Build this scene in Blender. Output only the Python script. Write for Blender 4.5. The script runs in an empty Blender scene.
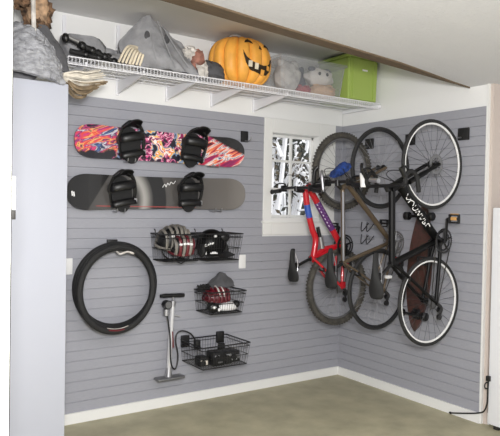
import bpy, bmesh, math, random
from mathutils import Vector, Matrix, Euler, noise
random.seed(7)
scene = bpy.context.scene
COL = scene.collection
PI = math.pi
R = math.radians

# ------------------------------------------------------------------ materials
def srgb(r, g, b):
    f = lambda c: (c/255/12.92) if c/255 <= .04045 else ((c/255+.055)/1.055)**2.4
    return (f(r), f(g), f(b), 1)

def mat(name, rgb, rough=.5, metal=0, bump=0, bscale=40, var=0, vscale=6, spec=.5, coat=0, aniso=None):
    m = bpy.data.materials.new(name); m.use_nodes = True
    nt = m.node_tree; b = nt.nodes['Principled BSDF']
    c = srgb(*rgb)
    b.inputs['Base Color'].default_value = c
    b.inputs['Roughness'].default_value = rough
    b.inputs['Metallic'].default_value = metal
    b.inputs['Specular IOR Level'].default_value = spec
    if coat: b.inputs['Coat Weight'].default_value = coat
    tc = nt.nodes.new('ShaderNodeTexCoord')
    mp = nt.nodes.new('ShaderNodeMapping')
    if aniso: mp.inputs['Scale'].default_value = aniso
    nt.links.new(tc.outputs['Object'], mp.inputs['Vector'])
    if bump:
        n = nt.nodes.new('ShaderNodeTexNoise'); n.inputs['Scale'].default_value = bscale; n.inputs['Detail'].default_value = 4
        bp = nt.nodes.new('ShaderNodeBump'); bp.inputs['Strength'].default_value = bump; bp.inputs['Distance'].default_value = .01
        nt.links.new(mp.outputs[0], n.inputs['Vector'])
        nt.links.new(n.outputs['Fac'], bp.inputs['Height']); nt.links.new(bp.outputs[0], b.inputs['Normal'])
    if var:
        n = nt.nodes.new('ShaderNodeTexNoise'); n.inputs['Scale'].default_value = vscale; n.inputs['Detail'].default_value = 5
        nt.links.new(mp.outputs[0], n.inputs['Vector'])
        rp = nt.nodes.new('ShaderNodeValToRGB')
        rp.color_ramp.elements[0].position = .3; rp.color_ramp.elements[1].position = .7
        lo = [max(0, v*(1-var)) for v in rgb]; hi = [min(255, v*(1+var)) for v in rgb]
        rp.color_ramp.elements[0].color = srgb(*lo); rp.color_ramp.elements[1].color = srgb(*hi)
        nt.links.new(n.outputs['Fac'], rp.inputs['Fac']); nt.links.new(rp.outputs[0], b.inputs['Base Color'])
    return m

def clear_mat(name, rgb, haze=.12, gloss=.08):
    m = bpy.data.materials.new(name); m.use_nodes = True
    nt = m.node_tree; nt.nodes.clear()
    out = nt.nodes.new('ShaderNodeOutputMaterial')
    t = nt.nodes.new('ShaderNodeBsdfTransparent'); g = nt.nodes.new('ShaderNodeBsdfGlossy'); d = nt.nodes.new('ShaderNodeBsdfDiffuse')
    g.inputs['Roughness'].default_value = .1; d.inputs['Color'].default_value = srgb(*rgb)
    a = nt.nodes.new('ShaderNodeMixShader'); b = nt.nodes.new('ShaderNodeMixShader')
    a.inputs[0].default_value = haze; b.inputs[0].default_value = gloss
    nt.links.new(t.outputs[0], a.inputs[1]); nt.links.new(d.outputs[0], a.inputs[2])
    nt.links.new(a.outputs[0], b.inputs[1]); nt.links.new(g.outputs[0], b.inputs[2])
    nt.links.new(b.outputs[0], out.inputs[0])
    return m

def ramp_mat(name, stops, scale=(6, 6, 6), nscale=3, dist=2.0, rough=.35, const=False, detail=4, coat=.3):
    m = bpy.data.materials.new(name); m.use_nodes = True
    nt = m.node_tree; b = nt.nodes['Principled BSDF']; b.inputs['Roughness'].default_value = rough
    b.inputs['Coat Weight'].default_value = coat
    tc = nt.nodes.new('ShaderNodeTexCoord'); mp = nt.nodes.new('ShaderNodeMapping'); mp.inputs['Scale'].default_value = scale
    n = nt.nodes.new('ShaderNodeTexNoise'); n.inputs['Scale'].default_value = nscale; n.inputs['Detail'].default_value = detail
    n.inputs['Distortion'].default_value = dist
    rp = nt.nodes.new('ShaderNodeValToRGB'); cr = rp.color_ramp
    if const: cr.interpolation = 'CONSTANT'
    while len(cr.elements) < len(stops): cr.elements.new(.5)
    for e, (p, c) in zip(cr.elements, stops): e.position = p; e.color = srgb(*c)
    nt.links.new(tc.outputs['Object'], mp.inputs[0]); nt.links.new(mp.outputs[0], n.inputs['Vector'])
    nt.links.new(n.outputs['Fac'], rp.inputs['Fac']); nt.links.new(rp.outputs[0], b.inputs['Base Color'])
    return m

M = {}
M['slat'] = mat('slat_grey', (153, 154, 162), .55, bump=.12, bscale=14, aniso=(3, 3, 40), var=.025, vscale=8)
M['paint'] = mat('white_wall_paint', (231, 231, 230), .85, bump=.1, bscale=120)
M['ceil'] = mat('textured_ceiling', (216, 216, 219), .95, bump=.45, bscale=55)
M['ceil2'] = mat('smooth_ceiling', (216, 215, 215), .9, bump=.1, bscale=60)
M['wood'] = mat('brown_wood', (98, 82, 63), .7, var=.12, vscale=12, aniso=(1, 12, 12))
M['trim'] = mat('white_trim', (226, 226, 224), .5)
M['floor'] = mat('olive_concrete', (170, 164, 138), .6, bump=.15, bscale=50, var=.07, vscale=5)
M['beige'] = mat('beige_wall', (196, 184, 176), .85, bump=.1, bscale=90)
M['cab'] = mat('lavender_white_laminate', (186, 189, 200), .4)
M['white'] = mat('white_enamel', (235, 236, 240), .35)
M['bright'] = mat('bright_white_paint', (248, 247, 242), .7)
M['dark'] = mat('dark_parts_and_gap_shade', (40, 38, 36), .6)
M['wire'] = mat('white_wire', (232, 232, 236), .4)
M['blackwire'] = mat('black_wire', (22, 22, 24), .4)
M['black'] = mat('black_plastic', (16, 16, 18), .42)
M['blackmat'] = mat('black_matte', (20, 20, 21), .75, bump=.2, bscale=80)
M['rubber'] = mat('black_rubber', (31, 31, 32), .65, bump=.6, bscale=160)
M['mudrubber'] = mat('dusty_rubber', (70, 67, 62), .85, bump=1, bscale=90, var=.2, vscale=30)
M['chrome'] = mat('chrome', (200, 200, 205), .22, 1)
M['silver'] = mat('brushed_silver', (186, 186, 190), .35, .9)
M['pumpsilver'] = mat('bright_silver', (214, 214, 217), .3, .35)
M['rimwhite'] = mat('pale_rim', (226, 226, 226), .35)
M['rimgrey'] = mat('grey_rim', (120, 120, 122), .35, .6)
M['rimblack'] = mat('dark_rim', (40, 40, 42), .35, .3)
M['spoke'] = mat('dark_spoke', (46, 46, 50), .4, .3)
M['spokelight'] = mat('steel_spoke', (120, 120, 124), .5, .1)
M['red'] = mat('red_bike_paint', (188, 18, 34), .25, coat=.6)
M['purple'] = mat('purple_decal', (92, 48, 110), .35)
M['bluedecal'] = mat('blue_decal', (52, 84, 168), .35)
M['bronze'] = mat('bronze_bike_paint', (94, 80, 63), .3, .35, coat=.5)
M['blackpaint'] = mat('black_bike_paint', (8, 8, 9), .45, spec=.2)
M['decal'] = mat('white_decal', (232, 232, 232), .5)
M['blue'] = mat('blue_cloth', (28, 54, 112), .9, bump=.6, bscale=60, var=.3, vscale=40)
M['redlens'] = mat('red_reflector', (170, 26, 36), .2)
M['amber'] = mat('amber_reflector', (196, 150, 92), .25)
M['orange'] = mat('orange_pumpkin', (236, 168, 70), .5, var=.06, vscale=10, bump=.1)
M['cutout'] = mat('carved_black', (44, 30, 10), .8)
M['green'] = mat('lime_plastic', (160, 182, 92), .55)
M['clear'] = clear_mat('clear_plastic', (190, 193, 198), .24, .04)
M['glass'] = clear_mat('window_glass', (220, 230, 235), .02, .04)
M['greycloth'] = mat('grey_cloth', (142, 142, 145), .95, bump=.5, bscale=50, var=.12, vscale=9)
M['wing'] = mat('grey_feathered_cloth', (158, 159, 164), .9, bump=1, bscale=60, var=.14, vscale=26, aniso=(1, 1, 2.2))
M['palecloth'] = mat('pale_gauze', (205, 200, 194), .95, bump=.6, bscale=50, var=.12, vscale=16)
M['darkcloth'] = mat('charcoal_cloth', (82, 82, 85), .95, bump=.5, bscale=40, var=.15)
M['fadedface'] = mat('faded_red_face', (150, 104, 90), .8, var=.25, vscale=24)
M['brownhair'] = mat('brown_hair', (98, 76, 58), .9, bump=1, bscale=60, var=.45, vscale=28)
M['facebrown'] = mat('tan_mask', (170, 140, 112), .8, var=.3, vscale=22)
M['cream'] = mat('cream_straw', (212, 205, 192), .8, var=.1, vscale=20)
M['strawbrown'] = mat('brown_straw', (122, 106, 84), .9, var=.25, vscale=20)
M['bone'] = mat('bone', (214, 202, 180), .6, var=.1)
M['plushgrey'] = mat('grey_plush', (186, 183, 180), 1, bump=1, bscale=70, var=.1, vscale=20)
M['plushdark'] = mat('slate_plush', (92, 94, 104), 1, bump=1, bscale=70)
M['plushtan'] = mat('tan_plush', (208, 176, 146), 1, bump=1, bscale=70)
M['plushwhite'] = mat('white_plush', (212, 208, 204), 1, bump=1, bscale=70)
M['plushred'] = mat('red_plush', (158, 74, 78), 1, bump=1, bscale=70)
M['maroon'] = mat('maroon_shell', (96, 22, 34), .35, coat=.4)
M['helmgrey'] = mat('grey_shell', (118, 114, 108), .4, coat=.2, var=.15)
M['boardred'] = ramp_mat('worn_longboard', [(0, (38, 28, 24)), (.42, (60, 42, 35)), (.52, (78, 46, 41)), (.62, (64, 47, 38)), (1, (116, 90, 74))], (2, 2, 2), 4, 1.2, .45)

def nodes(name, rough=.35, coat=.25):
    m = bpy.data.materials.new(name); m.use_nodes = True; nt = m.node_tree
    b = nt.nodes['Principled BSDF']; b.inputs['Roughness'].default_value = rough; b.inputs['Coat Weight'].default_value = coat
    return m, nt, b
def ramp(nt, fac, stops, mode='LINEAR'):
    n = nt.nodes.new('ShaderNodeValToRGB'); cr = n.color_ramp; cr.interpolation = mode
    while len(cr.elements) < len(stops): cr.elements.new(.5)
    for e, (p, c) in zip(cr.elements, stops): e.position = p; e.color = srgb(*c)
    nt.links.new(fac, n.inputs['Fac']); return n.outputs[0]
def nz(nt, vec, scale, dist, detail=3, rot=0, sc=(1, 1, 1), loc=(0, 0, 0)):
    mp = nt.nodes.new('ShaderNodeMapping'); mp.inputs['Scale'].default_value = sc; mp.inputs['Location'].default_value = loc
    ro = nt.nodes.new('ShaderNodeMapping'); ro.inputs['Rotation'].default_value = (0, rot, 0)
    nt.links.new(vec, ro.inputs[0]); nt.links.new(ro.outputs[0], mp.inputs[0])
    n = nt.nodes.new('ShaderNodeTexNoise'); n.inputs['Scale'].default_value = scale; n.inputs['Distortion'].default_value = dist; n.inputs['Detail'].default_value = detail
    nt.links.new(mp.outputs[0], n.inputs['Vector']); return n.outputs['Fac']
def mth(nt, op, a, b_, c=None):
    n = nt.nodes.new('ShaderNodeMath'); n.operation = op
    for k, v in enumerate((a, b_, c)):
        if v is None: continue
        if isinstance(v, (int, float)): n.inputs[k].default_value = v
        else: nt.links.new(v, n.inputs[k])
    return n.outputs[0]
def mixc(nt, f, a, b_):
    n = nt.nodes.new('ShaderNodeMix'); n.data_type = 'RGBA'
    nt.links.new(f, n.inputs[0])
    for k, v in ((6, a), (7, b_)):
        if isinstance(v, tuple): n.inputs[k].default_value = srgb(*v)
        else: nt.links.new(v, n.inputs[k])
    return n.outputs[2]
def step(nt, v, e, w):
    return mth(nt, 'MULTIPLY_ADD', v, 1/w, -e/w+.5)
def clampf(nt, v):
    n = nt.nodes.new('ShaderNodeClamp'); nt.links.new(v, n.inputs[0]); return n.outputs[0]
def graphic_board():
    m, nt, b = nodes('splatter_graphic')
    tc = nt.nodes.new('ShaderNodeTexCoord').outputs['Object']
    sx = nt.nodes.new('ShaderNodeSeparateXYZ'); nt.links.new(tc, sx.inputs[0]); X, Z = sx.outputs[0], sx.outputs[2]
    a = nz(nt, tc, 16, 1.2, 4); c = nz(nt, tc, 11, .8, 3, loc=(3, 1, 5)); d = nz(nt, tc, 7, .5, 2, loc=(7, 2, 1))
    mid = ramp(nt, a, [(0, (38, 14, 40)), (.43, (92, 22, 76)), (.47, (190, 44, 110)), (.51, (242, 226, 232)), (.535, (216, 84, 142)), (.575, (98, 20, 70)), (.62, (30, 16, 32))], 'CONSTANT')
    mid2 = ramp(nt, c, [(0, (24, 18, 34)), (.44, (128, 150, 184)), (.49, (240, 206, 120)), (.53, (238, 120, 64)), (.57, (246, 236, 230)), (.62, (150, 30, 90))], 'CONSTANT')
    mid = mixc(nt, clampf(nt, step(nt, d, .53, .04)), mid, mid2)
    l = nz(nt, tc, 2.4, .9, 3, .35, (2.2, 1, 9))
    left = ramp(nt, l, [(0, (26, 28, 60)), (.34, (80, 108, 166)), (.40, (28, 22, 50)), (.43, (226, 222, 232)), (.46, (60, 40, 84)), (.49, (206, 62, 132)), (.54, (226, 78, 56)), (.58, (246, 190, 124)), (.61, (60, 26, 60)), (.66, (200, 70, 130)), (.7, (26, 22, 40))])
    low = clampf(nt, step(nt, mth(nt, 'ADD', mth(nt, 'MULTIPLY', mth(nt, 'SUBTRACT', nz(nt, tc, 9, .5), .5), .12), Z), .06, .02))
    left = mixc(nt, low, (30, 28, 36), left)
    q = nz(nt, tc, 2.4, .7, 3, .5, (1.6, 1, 10), (2, 0, 0))
    right = ramp(nt, q, [(0, (18, 18, 22)), (.40, (150, 26, 90)), (.45, (214, 52, 58)), (.48, (246, 226, 214)), (.50, (40, 50, 110)), (.54, (236, 238, 242)), (.57, (244, 150, 96)), (.62, (200, 40, 70)), (.68, (24, 22, 30))])
    up = clampf(nt, step(nt, mth(nt, 'ADD', mth(nt, 'MULTIPLY', X, .42), Z), .415, .02))
    blk = ramp(nt, nz(nt, tc, 6, .6, 2, -.4, (4, 1, 9)), [(0, (16, 16, 18)), (.55, (30, 30, 33)), (.6, (12, 12, 14))])
    right = mixc(nt, up, right, blk)
    wob = mth(nt, 'MULTIPLY', mth(nt, 'SUBTRACT', nz(nt, tc, 8, .5), .5), .35)
    xx = mth(nt, 'ADD', X, wob)
    col = mixc(nt, clampf(nt, step(nt, xx, -.40, .02)), left, mid)
    col = mixc(nt, clampf(nt, step(nt, xx, .35, .02)), col, right)
    nt.links.new(col, b.inputs['Base Color']); return m
def dark_board():
    m, nt, b = nodes('dark_board_topsheet')
    tc = nt.nodes.new('ShaderNodeTexCoord').outputs['Object']
    sx = nt.nodes.new('ShaderNodeSeparateXYZ'); nt.links.new(tc, sx.inputs[0]); X, Z = sx.outputs[0], sx.outputs[2]
    zz = mth(nt, 'SUBTRACT', Z, .13)
    base = ramp(nt, mth(nt, 'MULTIPLY_ADD', X, .62, .5), [(0, (52, 50, 49)), (.3, (84, 81, 79)), (.62, (74, 71, 69)), (.8, (96, 92, 89)), (1, (112, 107, 102))])
    # black nose with a slanting wavy edge
    e = mth(nt, 'MULTIPLY_ADD', zz, -.62, X)
    col = mixc(nt, clampf(nt, step(nt, e, -.52, .012)), (26, 25, 26), base)
    # dark round field around the left binding with a pale crescent, then a black crescent
    d = mth(nt, 'SQRT', mth(nt, 'ADD', mth(nt, 'POWER', mth(nt, 'ADD', X, .40), 2), mth(nt, 'POWER', mth(nt, 'ADD', zz, .06), 2)), 0)
    c = ramp(nt, d, [(0, (70, 68, 66)), (.20, (74, 72, 70)), (.245, (160, 157, 154)), (.265, (148, 146, 143)), (.30, (90, 88, 86)), (.325, (22, 21, 22)), (.43, (22, 21, 22)), (.44, (74, 71, 69)), (.5, (74, 71, 69))])
    msk = mth(nt, 'MULTIPLY', clampf(nt, step(nt, X, -.30, .04)), clampf(nt, mth(nt, 'SUBTRACT', 1, step(nt, d, .45, .02))))
    col = mixc(nt, msk, col, c)
    ln = mth(nt, 'MULTIPLY', clampf(nt, step(nt, mth(nt, 'ABSOLUTE', mth(nt, 'SUBTRACT', Z, .024), 0), .004, -.002)), clampf(nt, step(nt, mth(nt, 'ABSOLUTE', mth(nt, 'ADD', X, .12), 0), .42, -.02)))
    col = mixc(nt, mth(nt, 'MULTIPLY', ln, .6), col, (176, 66, 62))
    nt.links.new(col, b.inputs['Base Color']); return m
M['decorboard'] = graphic_board(); M['darkboard'] = dark_board()
M['snow'] = mat('snow', (246, 247, 250), .8, bump=.4, bscale=8)
M['leaf'] = mat('dark_leaves', (44, 46, 34), .8, var=.4, vscale=8)
M['leafdry'] = mat('dry_leaves', (84, 74, 56), .8, var=.3, vscale=8)
M['bark'] = mat('bark', (74, 62, 54), .9, bump=.5)
M['plate'] = mat('outlet_plate', (228, 228, 228), .4)

# ------------------------------------------------------------------ mesh helpers
def bmn(): return bmesh.new()

def box(bm, x0, x1, y0, y1, z0, z1, bev=0, rot=None):
    c = Vector(((x0+x1)/2, (y0+y1)/2, (z0+z1)/2))
    r = bmesh.ops.create_cube(bm, size=1)
    vs = r['verts']
    bmesh.ops.scale(bm, vec=(abs(x1-x0), abs(y1-y0), abs(z1-z0)), verts=vs)
    if bev:
        es = list({e for v in vs for e in v.link_edges})
        rr = bmesh.ops.bevel(bm, geom=es, offset=bev, segments=2, affect='EDGES', profile=.5)
        vs = list({v for f in rr['faces'] for v in f.verts} | {v for v in vs if v.is_valid})
    mx = Matrix.Translation(c)
    if rot is not None: mx = mx @ Euler(rot).to_matrix().to_4x4()
    bmesh.ops.transform(bm, matrix=mx, verts=vs)
    return vs

def frames(pts, closed=False):
    n = len(pts); T = []
    for i in range(n):
        if closed: a, b = pts[(i-1) % n], pts[(i+1) % n]
        else: a, b = pts[max(i-1, 0)], pts[min(i+1, n-1)]
        d = (b-a); T.append(d.normalized() if d.length > 1e-9 else Vector((0, 0, 1)))
    ref = Vector((0, 0, 1)) if abs(T[0].z) < .9 else Vector((1, 0, 0))
    N = (ref - T[0]*ref.dot(T[0])).normalized(); out = []
    for i in range(n):
        N = (N - T[i]*N.dot(T[i]))
        N = N.normalized() if N.length > 1e-6 else T[i].orthogonal().normalized()
        out.append((T[i], N, T[i].cross(N)))
    return out

def tube(bm, pts, r, seg=8, closed=False, flat=1.0, cap=True):
    pts = [Vector(p) for p in pts]; n = len(pts)
    rs = r if isinstance(r, (list, tuple)) else [r]*n
    fr = frames(pts, closed); rings = []
    for p, rr, (t, a, b) in zip(pts, rs, fr):
        rings.append([bm.verts.new(p + a*math.cos(2*PI*k/seg)*rr + b*math.sin(2*PI*k/seg)*rr*flat) for k in range(seg)])
    m = n if closed else n-1
    for i in range(m):
        A, B = rings[i], rings[(i+1) % n]
        for k in range(seg):
            bm.faces.new((A[k], A[(k+1) % seg], B[(k+1) % seg], B[k]))
    if not closed and cap:
        bm.faces.new(rings[0][::-1]); bm.faces.new(rings[-1])

def smooth_path(pts, n=6, closed=False):
    pts = [Vector(p) for p in pts]; out = []; L = len(pts)
    rng = range(L) if closed else range(L-1)
    for i in rng:
        if closed: p0, p1, p2, p3 = pts[i-1], pts[i], pts[(i+1) % L], pts[(i+2) % L]
        else: p0, p1, p2, p3 = pts[max(i-1, 0)], pts[i], pts[i+1], pts[min(i+2, L-1)]
        for k in range(n):
            t = k/n
            out.append(.5*((2*p1)+(-p0+p2)*t+(2*p0-5*p1+4*p2-p3)*t*t+(-p0+3*p1-3*p2+p3)*t**3))
    if not closed: out.append(pts[-1])
    return out

def ring(bm, c, r, tr, axis='y', seg=48, ts=10, flat=1.0):
    c = Vector(c); pts = []
    for k in range(seg):
        a = 2*PI*k/seg; u, v = math.cos(a)*r, math.sin(a)*r
        pts.append(c + (Vector((u, 0, v)) if axis == 'y' else Vector((u, v, 0)) if axis == 'z' else Vector((0, u, v))))
    vals = []
    for i, p in enumerate(pts):
        rad = (p-c).normalized(); ax = {'y': Vector((0, 1, 0)), 'z': Vector((0, 0, 1)), 'x': Vector((1, 0, 0))}[axis]
        vals.append([bm.verts.new(p + rad*math.cos(2*PI*k/ts)*tr + ax*math.sin(2*PI*k/ts)*tr*flat) for k in range(ts)])
    for i in range(seg):
        A, B = vals[i], vals[(i+1) % seg]
        for k in range(ts): bm.faces.new((A[k], A[(k+1) % ts], B[(k+1) % ts], B[k]))

def ball(bm, c, s, u=20, v=12, f=None):
    r = bmesh.ops.create_uvsphere(bm, u_segments=u, v_segments=v, radius=1)
    for w in r['verts']:
        d = w.co.copy(); k = f(d) if f else 1
        w.co = Vector((c[0]+d.x*s[0]*k, c[1]+d.y*s[1]*k, c[2]+d.z*s[2]*k))
    return r['verts']

def lump(bm, c, s, amp=.15, fr=2.5, seed=0, u=28, v=18):
    return ball(bm, c, s, u, v, lambda d: 1+amp*noise.fractal(d*fr+Vector((seed, seed*2.3, 0)), 1, 2, 3))

def prism(bm, poly, d):   # poly in 3D, extruded by vector d
    a = [bm.verts.new(Vector(p)) for p in poly]; b = [bm.verts.new(Vector(p)+Vector(d)) for p in poly]
    n = len(a); bm.faces.new(a); bm.faces.new(b[::-1])
    for i in range(n): bm.faces.new((a[i], b[i], b[(i+1) % n], a[(i+1) % n]))

def quad(bm, *p): bm.faces.new([bm.verts.new(Vector(q)) for q in p])

def wloc(o):
    v = Vector((0, 0, 0))
    while o is not None: v = v + o.location; o = o.parent
    return v

def obj(name, bm, m, parent=None, smooth=True, origin=None, sub=0):
    off = wloc(parent) if parent else Vector((0, 0, 0))
    org = Vector(origin) if origin is not None else off
    bmesh.ops.recalc_face_normals(bm, faces=bm.faces)
    bmesh.ops.translate(bm, vec=-org, verts=bm.verts)
    me = bpy.data.meshes.new(name); bm.to_mesh(me); bm.free()
    ms = m if isinstance(m, (list, tuple)) else [m]
    for q in ms: me.materials.append(M[q] if isinstance(q, str) else q)
    if smooth:
        me.polygons.foreach_set('use_smooth', [True]*len(me.polygons))
        try: me.set_sharp_from_angle(angle=R(40))
        except Exception: pass
    o = bpy.data.objects.new(name, me); COL.objects.link(o)
    o.location = org - off
    if parent: o.parent = parent
    if sub:
        s = o.modifiers.new('Subdivision', 'SUBSURF'); s.levels = sub; s.render_levels = sub
    return o

def thing(name, label, cat, loc, group=None):
    o = bpy.data.objects.new(name, None); o.empty_display_size = .05; COL.objects.link(o)
    o.location = loc; o['label'] = label; o['category'] = cat
    if group: o['group'] = group
    return o

def tag(o, label, cat, group=None):
    o['label'] = label; o['category'] = cat
    if group: o['group'] = group
    return o

def struct(o): o['kind'] = 'structure'; return o

# ------------------------------------------------------------------ the setting
S = .0762; ZB = .079; ZT = ZB+31*S
ZC = 3.03
def slats(bm, axis, a0, a1, n0, n1):
    """grooved strips from slat n0 to n1 (counted from the bottom)"""
    P = (lambda a, d, z: (a, d, z)) if axis == 'x' else (lambda a, d, z: (d, a, z))
    g = .007; dep = .007
    prof = []
    for n in range(n0, n1):
        z0 = ZB+n*S; z1 = z0+S
        if n == n0: prof.append((0, z0))
        else: prof += [(dep, z0-.001), (dep, z0+g-.003), (0, z0+g)]
        if n == n1-1: prof.append((0, z1))
        else: prof.append((0, z1-.001))
    L = [bm.verts.new(P(a0, d, z)) for d, z in prof]; Rr = [bm.verts.new(P(a1, d, z)) for d, z in prof]
    for i in range(len(prof)-1): bm.faces.new((L[i], Rr[i], Rr[i+1], L[i+1]))
    bk = .011
    quad(bm, P(a0, 0, ZB+n0*S), P(a0, bk, ZB+n0*S), P(a0, bk, ZB+n1*S), P(a0, 0, ZB+n1*S))
    quad(bm, P(a1, 0, ZB+n0*S), P(a1, bk, ZB+n0*S), P(a1, bk, ZB+n1*S), P(a1, 0, ZB+n1*S))
    quad(bm, P(a0, 0, ZB+n1*S), P(a1, 0, ZB+n1*S), P(a1, bk, ZB+n1*S), P(a0, bk, ZB+n1*S))

WX0, WX1, WZ0 = -.948, -.10, ZB+17.2*S      # window surround in the slats
GX0, GX1, GZ0, GZ1 = -.858, -.30, 1.545, 2.312   # glazed opening

bm = bmn()
box(bm, -6.5, GX0-.03, .012, .16, 0, ZC+.1); box(bm, GX1+.03, .0, .012, .16, 0, ZC+.1)
box(bm, GX0-.03, GX1+.03, .012, .16, 0, GZ0-.03); box(bm, GX0-.03, GX1+.03, .012, .16, GZ1+.03, ZC+.1)
wall_back = struct(obj('wall_back', bm, 'paint', smooth=False))
bm = bmn(); slats(bm, 'x', -3.6, WX0, 0, 31)
sp = obj('slat_panel', bm, 'slat', wall_back, smooth=False)
bm = bmn(); slats(bm, 'x', WX0, WX1, 0, 17); obj('slat_panel', bm, 'slat', wall_back, smooth=False)
bm = bmn(); slats(bm, 'x', WX1, -.0, 0, 31); obj('slat_panel', bm, 'slat', wall_back, smooth=False)

bm = bmn(); box(bm, .012, .16, -1.615, .16, 0, ZC+.1)
wall_right = struct(obj('wall_right', bm, 'paint', smooth=False))
bm = bmn(); slats(bm, 'y', -1.6, -.0, 0, 31); obj('slat_panel', bm, 'slat', wall_right, smooth=False)
bm = bmn(); box(bm, -.004, .02, -1.622, -1.603, 0, 2.62); struct(obj('trim_1', bm, 'trim', smooth=False))
bm = bmn(); box(bm, .0, 2.4, -1.75, -1.615, 0, 2.7)
bmesh.ops.translate(bm, vec=(.021, .1, 0), verts=bm.verts)
struct(obj('wall_right_return', bm, 'beige', smooth=False))
bm = bmn(); box(bm, .03, 2.4, -1.665, -1.652, 0, .09); struct(obj('baseboard_return', bm, 'trim', smooth=False))
bm = bmn(); box(bm, -6.5, -.014, -.014, .01, 0, ZB); struct(obj('baseboard_back', bm, 'trim', smooth=False))
bm = bmn(); box(bm, -.014, .01, -1.61, .0, 0, ZB); struct(obj('baseboard_right', bm, 'trim', smooth=False))
bm = bmn(); box(bm, -6.5, 2.4, -7.5, .16, -.1, 0); struct(obj('floor', bm, 'floor', smooth=False))
bm = bmn(); box(bm, -6.5, 2.4, -1.5, .16, ZC, ZC+.1); struct(obj('ceiling', bm, 'ceil2', smooth=False))
# sloping textured soffit, hung lower than the ceiling over the shelf
zs = lambda x: 2.608-.0558*min(x, 0)
bm = bmn()
prism(bm, [(2.4, -1.452, 2.608), (0, -1.452, 2.608), (-6.5, -1.452, zs(-6.5)), (-6.5, -1.452, 3.4), (2.4, -1.452, 3.4)], (0, -6.0, 0))
struct(obj('ceiling_soffit', bm, 'ceil', smooth=False))
bm = bmn()
e = .004
lo = [(-.001, -1.449), (-1.77, -1.44), (-6.4, -1.44)]; up = [(-6.4, -1.575), (-2.45, -1.57), (-1.9, -1.545), (-1.34, -1.54), (-.9, -1.535), (-.53, -1.50), (-.2, -1.462)]
prism(bm, [(x, y, zs(x)-.012) for x, y in lo+up], (0, 0, .03))
struct(obj('trim_2', bm, 'wood', smooth=False))
# near wall end at the far left, its shadow gap painted as a thin dark strip
bm = bmn(); box(bm, -6.5, -3.590, -2.16, -2.05, 0, 3.1); struct(obj('wall_left', bm, 'bright', smooth=False))
bm = bmn(); box(bm, -3.590, -3.586, -2.158, -2.052, 0, 3.1); struct(obj('gap_shade_strip', bm, 'dark', smooth=False))
t = thing('control_box', 'narrow white control box with dark base on the near wall end at far left', 'control box', (-3.586, -2.105, 1.58))
bm = bmn(); box(bm, -3.586, -3.572, -2.155, -2.07, 1.612, 1.735, .004); obj('housing', bm, 'bright', t)
bm = bmn(); box(bm, -3.586, -3.571, -2.155, -2.07, 1.578, 1.611, .002); obj('base', bm, 'dark', t)

# window
win = bmn()
yf = -.012
box(win, WX0, GX0, yf, .012, WZ0, ZT-.0, .004); box(win, GX1, WX1, yf, .012, WZ0, ZT, .004)
box(win, GX0, GX1, yf, .012, GZ1+.005, ZT, .003); box(win, GX0, GX1, yf, .012, WZ0, GZ0-.005, .003)
win_o = struct(obj('window_1', win, 'trim', smooth=False))
bm = bmn()   # deep reveal lining
box(bm, GX0-.03, GX0-.002, .0, .15, GZ0-.03, GZ1+.03); box(bm, GX1+.002, GX1+.03, .0, .15, GZ0-.03, GZ1+.03)
box(bm, GX0, GX1, .0, .15, GZ0-.03, GZ0-.002); box(bm, GX0, GX1, .0, .15, GZ1+.002, GZ1+.03)
obj('window_reveal', bm, 'trim', win_o, smooth=False)
bm = bmn()
box(bm, GX0-.002, GX0+.022, .09, .12, GZ0, GZ1); box(bm, GX1-.022, GX1+.002, .09, .12, GZ0, GZ1)
box(bm, GX0, GX1, .09, .12, GZ0, GZ0+.022); box(bm, GX0, GX1, .09, .12, GZ1-.022, GZ1)
sash = obj('window_sash', bm, 'trim', win_o, smooth=False)
bm = bmn(); box(bm, -.571, -.551, .093, .117, GZ0+.02, GZ1-.02); obj('muntin', bm, 'trim', sash, smooth=False)
for z in (1.808, 2.07):
    bm = bmn(); box(bm, GX0+.02, GX1-.02, .094, .116, z-.01, z+.01); obj('muntin', bm, 'trim', sash, smooth=False)
bm = bmn(); box(bm, GX0+.01, GX1-.01, .103, .107, GZ0+.01, GZ1-.01); obj('pane', bm, 'glass', sash, smooth=False)
bm = bmn(); box(bm, WX0-.012, WX1+.0, -.03, .012, WZ0+.105, WZ0+.125, .004); obj('window_sill', bm, 'trim', win_o)

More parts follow.
